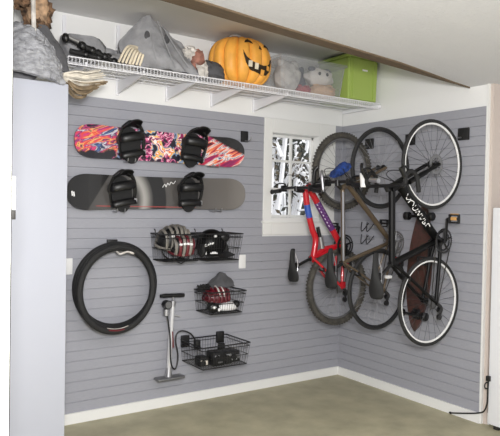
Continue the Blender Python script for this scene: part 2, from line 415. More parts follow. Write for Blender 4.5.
# ------------------------------------------------------------------ outdoors
bm = bmn()
bmesh.ops.create_grid(bm, x_segments=40, y_segments=40, size=9)
for v in bm.verts: v.co = Vector((v.co.x+4, v.co.y+9.3, .25+.25*noise.noise(v.co*.35)+.06*(v.co.y+9)*.5))
struct(obj('snow_ground', bm, 'snow'))
bush_labels = ['snow-laden shrub with dry leaves seen through the left side of the window',
               'snow-covered bush with dark foliage seen through the middle of the window',
               'snow-covered bush with bare white branches seen through the right side of the window',
               'tall dark snowy evergreen standing behind the shrubs outside the window']
def bush(i, bx, by, h, w, dense, ls=1.0, sr=.036):
    t = thing('snowy_bush' if i < 3 else 'snowy_evergreen', bush_labels[i], 'bush' if i < 3 else 'tree', (bx, by, .3))
    br = bmn(); sn = bmn(); lf = bmn(); sl = bmn()
    for k in range(15):
        a = random.uniform(0, 2*PI); sp = random.uniform(.2, 1)*w
        top = Vector((bx+math.cos(a)*sp, by+math.sin(a)*sp*.6, .3+h*random.uniform(.55, 1)))
        base = Vector((bx+math.cos(a)*.1, by+math.sin(a)*.1, .25))
        mid = base.lerp(top, .5)+Vector((random.uniform(-.1, .1), random.uniform(-.1, .1), .15))
        path = smooth_path([base, mid, top, top+Vector((math.cos(a)*.15, math.sin(a)*.1, -.12))], 5)
        tube(br, path, [.022*(1-.7*j/len(path)) for j in range(len(path))], 6)
        tube(sn, [p+Vector((0, -.01, .022)) for p in path[4:]], [sr*(1-.4*j/len(path)) for j in range(len(path)-4)], 6)
        for j in range(3):
            p = path[random.randint(4, len(path)-2)]
            q = p+Vector((random.uniform(-.35, .35), random.uniform(-.2, .2), random.uniform(-.05, .3)))
            tube(br, [p, q], [.01, .004], 5); tube(sn, [p+Vector((0, 0, .014)), q+Vector((0, 0, .014))], [.017, .012], 5)
            for l in range(dense):
                c = p.lerp(q, random.random())+Vector((random.gauss(0, .09), random.gauss(0, .07), random.gauss(0, .09)))
                n = Vector((random.gauss(0, 1), random.gauss(0, 1), random.gauss(0, 1))).normalized()
                u = n.orthogonal().normalized(); v = n.cross(u); s = random.uniform(.03, .06)*ls
                B = sl if random.random() < .07 else lf
                quad(B, c-u*s, c-v*s*.5, c+u*s, c+v*s*.5)
    obj('branches', br, 'bark', t); obj('foliage', lf, 'leaf' if i in (1, 3) else 'leafdry', t)
    obj('snow_on_branches', sn, 'snow', t); obj('snow_on_leaves', sl, 'snow', t)
bush(0, .2, 1.8, 2.5, .8, 16, .95, .034); bush(1, 1.1, 2.4, 2.7, .85, 24, 1.1, .034); bush(2, 1.25, 1.4, 2.4, .6, 8, 1, .028); bush(3, 3.2, 4.9, 3.9, 2.6, 170, 2.2, .04)

# ------------------------------------------------------------------ tall cabinet on the left
t = thing('tall_cabinet', 'tall pale lavender-white storage cabinet left of the grey slat wall', 'cabinet', (-3.3, -.3, 0))
bm = bmn(); box(bm, -3.9, -2.895, -.575, -.012, 0, 2.40, .003)
body = obj('body', bm, 'cab', t)
bm = bmn(); box(bm, -3.88, -2.897, -.6, -.577, .06, 2.395, .004); d = obj('door', bm, 'cab', t)
bm = bmn(); tube(bm, smooth_path([(-3.82, -.6, 1.0), (-3.82, -.635, 1.01), (-3.82, -.635, 1.17), (-3.82, -.6, 1.18)], 5), .006); obj('handle', bm, 'silver', d)

# ------------------------------------------------------------------ white freezer on the right
t = thing('upright_freezer', 'white upright freezer at the right edge of the photo', 'freezer', (.28, -2.1, 0))
bm = bmn(); box(bm, -.04, .6, -2.35, -1.70, .03, 1.665, .012); fb = obj('cabinet', bm, 'white', t)
bm = bmn(); box(bm, .03, .58, -2.42, -2.352, .08, 1.65, .012); fd = obj('door', bm, 'white', t)
bm = bmn(); tube(bm, smooth_path([(.07, -2.42, .9), (.07, -2.47, .92), (.07, -2.47, 1.3), (.07, -2.42, 1.32)], 5), .012); obj('handle', bm, 'white', fd)
bm = bmn()
for x in (0, .55):
    for y in (-2.3, -1.76): box(bm, x-.02, x+.02, y-.02, y+.02, 0, .032)
obj('feet', bm, 'dark', t)
t = thing('power_cord', 'black power cord with ring plug trailing from the white freezer over the baseboard', 'cord', (-.03, -1.66, .2))
bm = bmn()
tube(bm, smooth_path([(-.052, -1.71, .375), (-.05, -1.705, .28), (-.046, -1.70, .19), (-.038, -1.67, .12), (-.026, -1.61, .085), (-.024, -1.50, .05), (-.024, -1.36, .012)], 6), .006)
cord = obj('cable', bm, 'black', t)
bm = bmn(); ring(bm, (-.058, -1.70, .325), .024, .005, 'y', 20, 6); obj('cord_ring', bm, 'black', t)
bm = bmn(); box(bm, -.066, -.042, -1.725, -1.695, .36, .40, .004); obj('plug', bm, 'black', t)
bm = bmn(); ball(bm, (-.023, -1.355, .012), (.009, .014, .009)); obj('cord_end', bm, 'black', t)

# ------------------------------------------------------------------ wire shelf
SHZ = 2.595; SX0, SX1 = -2.87, -.012; SY = -.5
t = thing('wire_shelf', 'long white wire shelf running along the back wall below the ceiling', 'shelf', (-1.45, -.25, 2.55))
bm = bmn()
x = SX0
while x <= SX1:
    tube(bm, [(x, -.02, SHZ), (x, SY, SHZ)], .0022, 4, cap=False); x += .0254
for y in (-.03, -.14, -.25, -.37): tube(bm, [(SX0, y, SHZ-.005), (SX1, y, SHZ-.005)], .004, 6)
obj('wire_deck', bm, 'wire', t)
bm = bmn()
for z in (SHZ+.002, SHZ-.045): tube(bm, [(SX0, SY, z), (SX1, SY, z)], .0042, 6)
x = SX0
while x <= SX1:
    tube(bm, [(x, SY-.001, SHZ), (x, SY-.001, SHZ-.045)], .0026, 4, cap=False); x += .0254
obj('front_lip', bm, 'wire', t)
for x in (-2.745, -2.33, -1.91, -1.49, -1.06):
    bm = bmn(); box(bm, x-.013, x+.013, -.006, .012, 2.475, ZC-.02, .002)
    for k in range(8): box(bm, x-.003, x+.003, -.0075, -.005, 2.62+k*.05, 2.64+k*.05)
    st = obj('wall_standard', bm, 'wire', t)
    bm = bmn(); prism(bm, [(x-.006, -.006, 2.485), (x-.006, -.006, 2.58), (x-.006, -.485, 2.578), (x-.006, -.485, 2.552)], (.012, 0, 0))
    obj('bracket', bm, 'wire', t, smooth=False)
bm = bmn(); box(bm, -.03, .0, -.5, -.02, SHZ-.035, SHZ-.008); obj('end_bracket', bm, 'wire', t, smooth=False)
SH = SHZ+.004

# ------------------------------------------------------------------ pumpkin
t = thing('jack_o_lantern', 'orange plastic jack-o-lantern with carved toothy grin on the wire shelf', 'pumpkin', (-1.44, -.33, SH))
bm = bmn(); c = Vector((-1.405, -.29, SH+.2))
def pk(d):
    a = math.atan2(d.y, d.x); eq = math.sqrt(max(0, 1-d.z*d.z))
    h = math.sqrt(d.x*d.x+d.y*d.y); q = (h**2.5+abs(d.z)**2.5)**(-1/2.5)
    return q*(1 - .13*eq*(1-abs(math.cos(a*6.5)))**2) - .05*abs(d.z)**10
rr = (.268, .225, .205)
ball(bm, c, rr, 156, 44, pk); pb = obj('pumpkin_shell', bm, 'orange', t)
def onp(px, pz, lift=.006):   # point on the front of the pumpkin, seen from the camera side
    e = Vector((-.16, -.987, 0)); r = Vector((.987, -.16, 0))
    u, w = px*1.15+.06, pz*1.1+.005-.06*px
    o = c + r*u + Vector((0, 0, w)); s = 0
    lo, hi = 0., .6
    for q in range(30):
        m_ = (lo+hi)/2; p = o+e*m_-c
        if math.hypot(p.x/rr[0], p.y/rr[1])**2.5+abs(p.z/rr[2])**2.5 < 1: lo = m_
        else: hi = m_
    return o+e*(lo+lift)
def carve(name, pts, m, lift=.004, parent=None):
    bm = bmn(); ps = [onp(u, w, lift) for u, w in pts]
    cu = sum(u for u, w in pts)/len(pts); cw = sum(w for u, w in pts)/len(pts)
    e = Vector((-.50, -.86, 0))*.012
    V = [bm.verts.new(p) for p in ps]; B = [bm.verts.new(p-e) for p in ps]
    f = bm.faces.new(V)
    for i in range(len(V)): bm.faces.new((V[i], V[i-1], B[i-1], B[i]))
    bmesh.ops.triangulate(bm, faces=[f])
    return obj(name, bm, m, parent or pb, smooth=False)
grin = [(-.115, .035), (-.10, -.005), (-.075, -.03), (-.02, -.045), (.03, -.05), (.085, -.04), (.12, -.015), (.125, .02), (.135, -.01), (.128, -.05), (.10, -.085), (.075, -.085), (.068, -.065), (.03, -.068), (.022, -.092), (-.03, -.10), (-.038, -.075), (-.065, -.07), (-.09, -.045), (-.112, -.005)]
# mouth built as a chain of short pieces so that it follows the curve
top = [(-.115, .04), (-.09, -.004), (-.05, -.03), (0, -.04), (.05, -.042), (.09, -.03), (.12, -.004), (.135, .03)]
bot = [(-.112, .02), (-.094, -.045), (-.055, -.088), (0, -.10), (.05, -.105), (.09, -.098), (.12, -.065), (.138, .015)]
bm = bmn(); TV = [bm.verts.new(onp(u, w, .007)) for u, w in top]; BV = [bm.verts.new(onp(u, w, .007)) for u, w in bot]
TB = [bm.verts.new(onp(u, w, -.01)) for u, w in top]; BB = [bm.verts.new(onp(u, w, -.01)) for u, w in bot]
for i in range(len(top)-1):
    bm.faces.new((TV[i], TV[i+1], BV[i+1], BV[i])); bm.faces.new((TV[i], TV[i+1], TB[i+1], TB[i])); bm.faces.new((BV[i], BV[i+1], BB[i+1], BB[i]))
mouth = obj('mouth', bm, 'cutout', pb, smooth=False)
for u, w, h, wd, m in ((-.062, -.05, .042, .03, 'bone'), (-.012, -.058, .042, .03, 'bone'), (.045, -.09, .035, .034, 'orange'), (.095, -.048, .03, .028, 'orange')):
    carve('tooth', [(u-wd/2, w-h/2), (u+wd/2, w-h/2), (u+wd/2, w+h/2), (u-wd/2, w+h/2)], m, .011, mouth)
for u in (-.068, .09): carve('eye', [(u-.032, .098), (u-.02, .12), (u+.0, .13), (u+.02, .118), (u+.03, .1), (u, .108)], 'cutout', .008)
carve('nose', [(.005, .07), (.033, .07), (.02, .098)], 'cutout', .008)
bm = bmn(); tube(bm, smooth_path([(-1.51, -.3, SH+.36), (-1.505, -.3, SH+.40), (-1.46, -.3, SH+.417), (-1.41, -.3, SH+.417), (-1.375, -.3, SH+.40), (-1.37, -.3, SH+.36)], 5), .006); obj('carry_handle', bm, 'palecloth', t)

# ------------------------------------------------------------------ storage bins
t = thing('storage_bin', 'lime green plastic storage bin in the corner of the wire shelf', 'bin', (-.2, -.3, SH))
def taper_box(bm, x0, x1, y0, y1, z0, z1, tp, th=.004):
    a = [(x0+tp, y0+tp), (x1-tp, y0+tp), (x1-tp, y1-tp), (x0+tp, y1-tp)]; b = [(x0, y0), (x1, y0), (x1, y1), (x0, y1)]
    V0 = [bm.verts.new((x, y, z0)) for x, y in a]; V1 = [bm.verts.new((x, y, z1)) for x, y in b]
    bm.faces.new(V0)
    for i in range(4): bm.faces.new((V0[i], V0[(i+1) % 4], V1[(i+1) % 4], V1[i]))
    return V1
bm = bmn(); V = taper_box(bm, -.385, -.02, -.485, -.06, SH, SH+.385, .008); bm.faces.new(V)
bmesh.ops.bevel(bm, geom=list(bm.edges), offset=.016, segments=3, affect='EDGES'); gb = obj('tub', bm, 'green', t)
bm = bmn(); box(bm, -.39, -.016, -.49, -.055, SH+.382, SH+.41, .008); obj('lid', bm, 'green', t)
bm = bmn(); box(bm, -.225, -.165, -.494, -.482, SH+.27, SH+.285, .004); obj('handle_mark', bm, 'decal', gb)
bm = bmn()
for x in (-.385+.045, -.02-.07): box(bm, x, x+.006, -.488, -.478, SH+.03, SH+.37, .002)
obj('side_rib', bm, 'green', gb)
t = thing('storage_bin', 'clear plastic storage bin full of plush toys between pumpkin and green bin', 'bin', (-.8, -.3, SH))
bm = bmn(); V = taper_box(bm, -1.11, -.405, -.47, -.08, SH, SH+.275, .03)
bmesh.ops.bevel(bm, geom=[e for e in bm.edges if not e.is_boundary], offset=.02, segments=3, affect='EDGES'); obj('tub', bm, 'clear', t)
bm = bmn(); box(bm, -1.125, -.395, -.48, -.07, SH+.272, SH+.296, .008); obj('lid', bm, 'clear', t)
def plush(label, cx, cz, s, m, m2, seed, cy=-.33):
    t = thing('plush_toy', label, 'plush toy', (cx, cy, cz-s[2]), 'plush toys in the clear bin')
    bm = bmn(); lump(bm, (cx, cy, cz), s, .18, 2, seed); bd = obj('body', bm, m, t)
    for k in (-1, 1):
        bm = bmn(); ball(bm, (cx+k*s[0]*.6, cy-.01, cz+s[2]*.85), (s[0]*.3, s[1]*.25, s[2]*.3), 12, 8); obj('ear', bm, m2, bd)
    for k in ((-1, 1) if 'dark eyes' in label else ()):
        bm = bmn(); ball(bm, (cx+k*s[0]*.3-.02, cy-s[1]*.95, cz+s[2]*.2), (.014, .012, .016), 10, 7); obj('eye', bm, 'black', bd)
    return t
plush('fluffy pale grey plush toy at the left end of the clear bin', -.955, SH+.15, (.12, .10, .125), 'plushgrey', 'plushgrey', 1)
plush('dark slate plush toy behind the pale ones in the middle of the clear bin', -.77, SH+.15, (.09, .07, .115), 'plushdark', 'plushdark', 2, -.22)
plush('white plush toy with dark eyes at the top right of the clear bin', -.60, SH+.185, (.145, .09, .075), 'plushwhite', 'plushdark', 3)
plush('tan plush toy low at the right end of the clear bin', -.57, SH+.066, (.125, .10, .06), 'plushtan', 'plushtan', 4, -.34)
plush('small muted red plush toy low in the middle of the clear bin', -.80, SH+.046, (.07, .06, .04), 'plushred', 'plushred', 5, -.36)

# ------------------------------------------------------------------ cloth and halloween decorations on the shelf
def sheet(bm, rows, th=.012, seed=0, amp=.01, nu=26, nv=26, fr=16, fold=0, nf=6):
    """smooth surface through rows of control points, given thickness"""
    rows = [smooth_path(r, max(2, nu//(len(r)-1))) for r in rows]
    n = min(len(r) for r in rows); cols = [smooth_path([r[i] for r in rows], max(2, nv//(len(rows)-1))) for i in range(n)]
    m_ = len(cols[0]); G = []
    for i, c in enumerate(cols):
        L = []
        for j, p in enumerate(c):
            a = amp*noise.fractal(Vector((p.x, p.y, p.z))*fr+Vector((seed, 0, 0)), 1, 2, 3)
            a += fold*math.sin(nf*2*PI*i/n+seed)*(j/m_)
            L.append(p+Vector((a*.4, -a, a*.3)))
        G.append(L)
    F = [[bm.verts.new(p) for p in L] for L in G]; B = [[bm.verts.new(p+Vector((.003, th, 0))) for p in L] for L in G]
    for i in range(n-1):
        for j in range(m_-1):
            bm.faces.new((F[i][j], F[i+1][j], F[i+1][j+1], F[i][j+1])); bm.faces.new((B[i][j], B[i][j+1], B[i+1][j+1], B[i+1][j]))
    for i in range(n-1):
        for j in (0, m_-1): bm.faces.new((F[i][j], F[i+1][j], B[i+1][j], B[i][j]))
    for j in range(m_-1):
        for i in (0, n-1): bm.faces.new((F[i][j], F[i][j+1], B[i][j+1], B[i][j]))

t = thing('ghoul_decoration', 'grey hooded cloth ghoul with eye holes and pale face left of the pumpkin', 'halloween decoration', (-2.1, -.35, SH))
bm = bmn()
sheet(bm, [[(-2.285, -.36, 3.0), (-2.245, -.38, 3.012), (-2.205, -.36, 2.995)],
           [(-2.40, -.36, 2.87), (-2.235, -.44, 2.88), (-2.04, -.36, 2.89)],
           [(-2.47, -.34, 2.765), (-2.20, -.48, 2.74), (-1.93, -.36, 2.81)],
           [(-2.40, -.36, 2.68), (-2.12, -.50, 2.64), (-1.845, -.40, 2.70)],
           [(-2.33, -.40, SH+.03), (-2.06, -.49, SH+.01), (-1.78, -.42, SH+.01)]], .02, 3, .02, 34, 30, 9, .012, 5)
ck = obj('cloak', bm, 'greycloth', t)
bm = bmn()
sheet(bm, [[(-2.29, -.33, 2.985), (-2.245, -.3, 3.0), (-2.2, -.33, 2.98)], [(-2.45, -.3, 2.76), (-2.2, -.16, 2.8), (-1.93, -.3, 2.79)], [(-2.34, -.34, SH+.02), (-2.1, -.12, SH+.02), (-1.80, -.36, SH+.02)]], .012, 8, .02)
obj('cloak_back', bm, 'greycloth', ck)
for ex, ez, ey in ((-2.29, 2.84, -.44), (-2.135, 2.845, -.44)):
    bm = bmn(); ball(bm, (ex, ey, ez), (.022, .012, .036), 16, 10); obj('eye_hole', bm, 'darkcloth', ck)
for k, (a, b) in enumerate([((-2.22, -.465, 2.95), (-2.10, -.515, 2.63)), ((-2.18, -.45, 2.93), (-1.98, -.505, 2.64)), ((-2.27, -.46, 2.90), (-2.24, -.49, 2.67))]):
    bm = bmn(); tube(bm, smooth_path([a, ((a[0]+b[0])/2-.012, (a[1]+b[1])/2-.006, (a[2]+b[2])/2), b], 6), .0045, 6); obj('cloak_fold', bm, 'greycloth', ck)
bm = bmn(); lump(bm, (-1.86, -.40, 2.735), (.055, .05, .085), .2, 3, 4); hd = obj('head', bm, 'fadedface', t)
bm = bmn(); lump(bm, (-1.915, -.38, 2.785), (.065, .05, .055), .35, 4, 7); obj('pale_hair', bm, 'palecloth', hd)
bm = bmn(); sheet(bm, [[(-1.90, -.45, 2.70), (-1.86, -.47, 2.69), (-1.80, -.44, 2.74)], [(-1.90, -.47, 2.65), (-1.84, -.48, 2.64), (-1.785, -.44, 2.68)], [(-1.87, -.46, SH+.005), (-1.83, -.47, SH), (-1.79, -.45, SH+.01)]], .008, 2, .02); obj('pale_collar', bm, 'palecloth', t)

bm = bmn(); vs = lump(bm, (-1.70, -.36, SH+.07), (.105, .10, .085), .35, 1.8, 11)
for v in vs: v.co.z = max(v.co.z, SH+.002); v.co.x += (v.co.z-SH)*-.25
tag(obj('dark_cloth_bundle', bm, 'darkcloth', origin=(-1.70, -.36, SH)), 'charcoal cloth bundle between the grey ghoul and the pumpkin', 'cloth')

t = thing('felt_hat', 'limp grey cloth hat lying on the shelf left of the grey ghoul', 'hat', (-2.62, -.22, SH))
bm = bmn(); vs = lump(bm, (-2.69, -.24, SH+.13), (.155, .11, .15), .2, 2, 21)
for v in vs:
    v.co.z = min(v.co.z, SH+.20); v.co.z = max(v.co.z, SH+.004)
obj('crown', bm, 'greycloth', t)
bm = bmn()
sheet(bm, [[(-2.82, -.30, SH+.04), (-2.66, -.36, SH+.08), (-2.50, -.36, SH+.10), (-2.36, -.30, SH+.115)], [(-2.84, -.36, SH+.01), (-2.66, -.43, SH+.03), (-2.5, -.43, SH+.04), (-2.36, -.38, SH+.05)]], .01, 5, .015)
obj('brim', bm, 'greycloth', t)
bm = bmn(); sheet(bm, [[(-2.60, -.2, SH+.175), (-2.45, -.22, SH+.16), (-2.34, -.2, SH+.15)], [(-2.58, -.28, SH+.06), (-2.45, -.3, SH+.05), (-2.34, -.28, SH+.05)]], .03, 9, .015); obj('band', bm, 'greycloth', t)

t = thing('folded_tripod', 'black folded tripod with silver tube lying at the left end of the shelf', 'tripod', (-2.68, -.45, SH))
bm = bmn()
legs = [((-2.86, -.47, SH+.12), (-2.56, -.45, SH+.03)), ((-2.84, -.44, SH+.05), (-2.48, -.44, SH+.02)), ((-2.78, -.42, SH+.10), (-2.52, -.40, SH+.05))]
for k, (a, b) in enumerate(legs):
    bm = bmn(); A, B = Vector(a), Vector(b); tube(bm, [A, A.lerp(B, .55)], .017, 8); tube(bm, [A.lerp(B, .5), B], .013, 8)
    lg = obj('leg', bm, 'blackmat', t)
    for f in (.3, .55, .85):
        bm = bmn(); ball(bm, A.lerp(B, f), (.027, .024, .026), 10, 8); obj('leg_clamp', bm, 'black', lg)
bm = bmn(); tube(bm, [(-2.88, -.50, SH+.125), (-2.80, -.49, SH+.105)], .012, 10); obj('silver_tube', bm, 'silver', t)
bm = bmn(); ball(bm, (-2.885, -.49, SH+.115), (.026, .028, .032), 12, 8); obj('tripod_head', bm, 'black', t)
bm = bmn(); ball(bm, (-2.77, -.48, SH+.085), (.026, .025, .028), 12, 8); obj('tripod_joint', bm, 'black', t)

t = thing('skeleton_ribcage', 'cream skeleton rib cage propped against the grey ghoul on the shelf', 'halloween decoration', (-2.42, -.44, SH))
bm = bmn(); tube(bm, smooth_path([(-2.37, -.44, SH+.155), (-2.38, -.40, SH+.08), (-2.40, -.38, SH+.02)], 5), .014, 8); spn = obj('spine', bm, 'bone', t)
for k in range(7):
    f = k/6; a0 = Vector((-2.375+.006*k, -.44, SH+.15-.012*k)); e0 = Vector((-2.515+.026*k, -.475, SH+.015))
    mid = a0.lerp(e0, .5)+Vector((-.025+.004*k, -.05, .035))
    bm = bmn(); tube(bm, smooth_path([a0, mid, e0], 8), .0085, 7); obj('rib', bm, 'bone', t)

t = thing('straw_bundle', 'cream and brown straw bundle hanging over the cabinet edge under the shelf', 'straw bundle', (-2.82, -.5, 2.40))
for (m, zz, n, nm) in (('cream', 2.452, 44, 'cream_straw'), ('strawbrown', 2.385, 34, 'brown_straw')):
    bm = bmn()
    for k in range(n):
        f = random.random(); g = random.random()
        z0 = zz+(f-.5)*.10; dr = -.012 if m == 'cream' else -.008
        x1 = -2.69+random.uniform(-.05, .02)+(.03 if m == 'cream' else 0)-(.16*(.5-f) if m != 'cream' else .05*abs(f-.5))
        y0 = -.62+.09*g
        tube(bm, smooth_path([(-2.925 if m == 'cream' else -2.895, y0+.02, z0*.4+2.44*.6), (-2.85, y0-.012, z0+dr), (-2.79, y0-.008, z0+dr), (x1, y0+.02, z0+.022)], 5), .0055, 5)
    obj(nm, bm, m, t)

# figure on top of the cabinet
t = thing('ghoul_figure', 'grey winged ghoul figure with brown mask on top of the tall cabinet', 'halloween decoration', (-3.1, -.5, 2.40))
bm = bmn()
sheet(bm, [[(-3.26, -.56, 2.72), (-3.16, -.60, 2.73), (-3.06, -.56, 2.70)],
           [(-3.27, -.60, 2.64), (-3.12, -.67, 2.66), (-2.985, -.58, 2.60)],
           [(-3.27, -.64, 2.53), (-3.10, -.72, 2.55), (-2.935, -.60, 2.49)],
           [(-3.25, -.65, 2.435), (-3.09, -.71, 2.405), (-2.925, -.62, 2.385)]], .05, 6, .022, 40, 40, 22)
wg = obj('wing', bm, 'wing', t)
bm = bmn()
sheet(bm, [[(-3.08, -.535, 2.76), (-3.02, -.54, 2.75), (-2.985, -.53, 2.71)], [(-3.04, -.55, 2.66), (-2.95, -.56, 2.64), (-2.905, -.55, 2.60)], [(-2.98, -.57, 2.49), (-2.92, -.57, 2.48), (-2.875, -.56, 2.46)]], .02, 4, .01); obj('wing', bm, 'darkcloth', t)
bm = bmn(); lump(bm, (-3.14, -.36, 2.60), (.15, .13, .20), .15, 2, 9); bd = obj('body', bm, 'greycloth', t)
bm = bmn(); lump(bm, (-3.06, -.47, 2.87), (.068, .07, .125), .2, 3, 15); hd = obj('mask', bm, 'facebrown', t)
bm = bmn(); lump(bm, (-3.05, -.43, 2.86), (.09, .06, .13), .5, 4, 5); lump(bm, (-3.065, -.50, 2.765), (.045, .035, .05), .6, 5, 3); obj('hair', bm, 'brownhair', hd)
bm = bmn(); tube(bm, [(-3.12, -.63, 2.66), (-3.125, -.60, 3.0)], .014, 8); obj('pole', bm, 'palecloth', t)
bm = bmn(); lump(bm, (-3.22, -.5, 2.90), (.10, .07, .06), .5, 4, 8); obj('brown_hood', bm, 'brownhair', t)

# ------------------------------------------------------------------ slat wall hardware
def hook_plate(label, x=None, y=None, z=0, reach=.13):
    """black slat bracket with a steel wire hook; on the back wall give x, on the right wall give y"""
    grp = 'slat wall hook plates'
    if y is None:
        t = thing('hook_plate', label, 'hook', (x, 0, z), grp)
        bm = bmn(); box(bm, x-.035, x+.035, -.02, .0, z-.05, z+.045, .004); p = obj('plate', bm, 'blackmat', t)
        bm = bmn(); tube(bm, smooth_path([(x-.0, -.02, z-.04), (x+.01, -reach*.6, z-.045), (x+.015, -reach, z-.035), (x+.015, -reach-.01, z-.005)], 5), .004, 7); obj('wire_hook', bm, 'silver', t)
    else:
        t = thing('hook_plate', label, 'hook', (0, y, z), grp)
        bm = bmn(); box(bm, -.02, .0, y-.05, y+.05, z-.05, z+.045, .004); obj('plate', bm, 'blackmat', t)
        bm = bmn(); tube(bm, smooth_path([(-.02, y+.015, z-.03), (-.1, y+.012, z-.035), (-reach-.03, y+.008, z-.035), (-reach-.05, y+.004, z-.01)], 5), .005, 7); obj('wire_hook', bm, 'silver', t)
    return t
hook_plate('small black hook plate with empty wire hook right of the colourful snowboard', x=-1.163, z=2.253, reach=.09)
hook_plate('black hook plate holding the front wheel of the red bicycle', y=-.375, z=2.245)
hook_plate('black hook plate between bronze and black bicycles, half hidden by a wheel', y=-.865, z=2.245)
hook_plate('black hook plate at far right holding the black bicycle', y=-1.407, z=2.245)
for x, z, lb in ((-2.70, 1.175, 'white wall plate beside the hanging tires near the cabinet'), (-1.16, 1.156, 'white wall plate under the window corner right of the helmet basket')):
    bm = bmn(); box(bm, x-.035, x+.035, -.008, .0, z-.06, z+.06, .003)
    p = tag(obj('wall_plate', bm, 'plate', origin=(x, 0, z)), lb, 'wall plate')
for k, z in enumerate((1.475, 1.36)):
    t = thing('wire_tool_hook', ['upper', 'lower'][k]+' of two small wire double hooks behind the bronze bicycle', 'hook', (0, -.40, z), 'small wire double hooks')
    bm = bmn(); box(bm, -.008, 0, -.455, -.345, z-.012, z+.012, .003); obj('plate', bm, 'silver', t)
    for s in (-1, 1):
        bm = bmn(); yy = -.40+s*.035
        tube(bm, smooth_path([(-.006, yy-.02, z+.03), (-.05, yy-.012, z-.02), (-.075, yy, z-.045), (-.07, yy+.012, z-.01), (-.055, yy+.02, z+.04)], 5), .0045, 6); obj('prong', bm, 'black', t)

# ------------------------------------------------------------------ snowboards
def board_outline(L, W, n=20, waist=.03, sq=2.4):
    hl, hw = L/2, W/2; tip = .17
    top = []
    for k in range(n+1):
        u = math.cos(PI/2*k/n); top.append((-hl+tip*(1-u), hw*(1-min(1, u)**sq)**(1/sq)))
    for k in range(1, 14):
        u = -1+2*k/14; top.append(((hl-tip)*u, hw*(1-waist*2*(1-u*u))))
    for x, z in [(-p[0], p[1]) for p in top[:n+1]][::-1]: top.append((x, z))
    return top + [(x, -z) for x, z in top[1:-1]][::-1]
def make_board(name, label, cx, cz, L, W, rot, mats, group, gfx):
    ys = -.058; th = .014
    t = thing(name, label, 'snowboard', (cx, -.02, cz-W/2), group)
    out = board_outline(L, W); hl = L/2
    rise = lambda x: -.035*max(0, (abs(x)-hl+.22)/.22)**2
    ca, sa = math.cos(rot), math.sin(rot)
    def W3(x, z, dy=0): return Vector((cx+x*ca-z*sa, ys+rise(x)+dy, cz+x*sa+z*ca))
    xs = sorted({round(p[0], 5) for p in out}); half = {}
    for x, z in out: half[round(x, 5)] = max(half.get(round(x, 5), 0), abs(z))
    bm = bmn(); rows = []; NZ = 8
    for x in xs:
        h = half[x]; rows.append(([bm.verts.new(W3(x, h*(-1+2*j/NZ))) for j in range(NZ+1)], [bm.verts.new(W3(x, h*(-1+2*j/NZ), th)) for j in range(NZ+1)], x))
    faces = []
    for i in range(len(rows)-1):
        A, B = rows[i], rows[i+1]
        for j in range(NZ):
            f = bm.faces.new((A[0][j], B[0][j], B[0][j+1], A[0][j+1])); faces.append((f, (A[2]+B[2])/2, (j+.5)/NZ*2-1))
            g = bm.faces.new((A[1][j], A[1][j+1], B[1][j+1], B[1][j])); g.material_index = 0
        for j in (0, NZ): bm.faces.new((A[0][j], B[0][j], B[1][j], A[1][j]))
    for r in (rows[0], rows[-1]):
        for j in range(NZ): bm.faces.new((r[0][j], r[0][j+1], r[1][j+1], r[1][j]))
    for f, x, z in faces: f.material_index = gfx(x/hl, z)
    bmesh.ops.remove_doubles(bm, verts=bm.verts, dist=1e-6)
    dk = obj('deck', bm, mats, t, smooth=False)
    return t, dk, W3
def binding(t, W3, bx, m, tilt, hb=.15):
    bm = bmn()
    def B(x, y, z): # local: x across, y out from the board, z toe-heel
        x = x*1.38; z = z*.97
        xr = x*math.cos(tilt)-z*math.sin(tilt); zr = x*math.sin(tilt)+z*math.cos(tilt)
        return W3(bx+xr, zr, -y)
    def slab(bm, pr, y0, y1):
        a = [bm.verts.new(B(x, y0, z)) for x, z in pr]; b = [bm.verts.new(B(x, y1, z)) for x, z in pr]
        bm.faces.new(a); bm.faces.new(b[::-1])
        for i in range(len(pr)): bm.faces.new((a[i], b[i], b[(i+1) % len(pr)], a[(i+1) % len(pr)]))
    pr = [(.062*math.cos(q)*(1.0+.1*math.sin(q)), .145*math.sin(q)-.01) for q in [2*PI*k/28 for k in range(28)]]
    slab(bm, pr, .002, .026)
    base = obj('binding', bm, 'blackmat', t, smooth=True)
    bm = bmn()   # side rails and heel hoop
    for s in (-1, 1): tube(bm, smooth_path([B(s*.06, .02, -.10), B(s*.072, .05, -.02), B(s*.07, .075, .07), B(s*.05, .10, .13)], 6), .014, 8, flat=.6)
    tube(bm, smooth_path([B(-.05, .10, .13), B(0, .105, .165), B(.05, .10, .13)], 6), .014, 8)
    obj('heel_hoop', bm, 'black', base)
    bm = bmn(); G = []   # high back
    for i in range(9):
        a = -1.15+2.3*i/8; L = []
        for j in range(7):
            f = j/6; w = .062*(1-.28*f**2)
            L.append(B(math.sin(a)*w, .05+f*hb, .075+math.cos(a)*.075+f*.035-.01*math.cos(a*2)))
        G.append(L)
    F = [[bm.verts.new(p) for p in L] for L in G]
    for i in range(8):
        for j in range(6): bm.faces.new((F[i][j], F[i+1][j], F[i+1][j+1], F[i][j+1]))
    o = obj('highback', bm, m, base); s = o.modifiers.new('Thickness', 'SOLIDIFY'); s.thickness = .008
    for (z, h, r, nm) in ((.045, .12, .034, 'ankle_strap'), (-.085, .08, .026, 'toe_strap')):
        bm = bmn(); tube(bm, smooth_path([B(-.068, .03, z), B(-.06, h*.8, z+.006), B(0, h, z+.01), B(.06, h*.8, z+.006), B(.068, .03, z)], 7), r, 8, flat=.45); obj(nm, bm, m, base)
        bm = bmn(); p = B(.062, h*.75, z+.005); box(bm, p.x-.012, p.x+.012, p.y-.014, p.y+.01, p.z-.018, p.z+.018, .004); obj('buckle', bm, 'silver' if nm == 'toe_strap' else 'black', base)
    return base
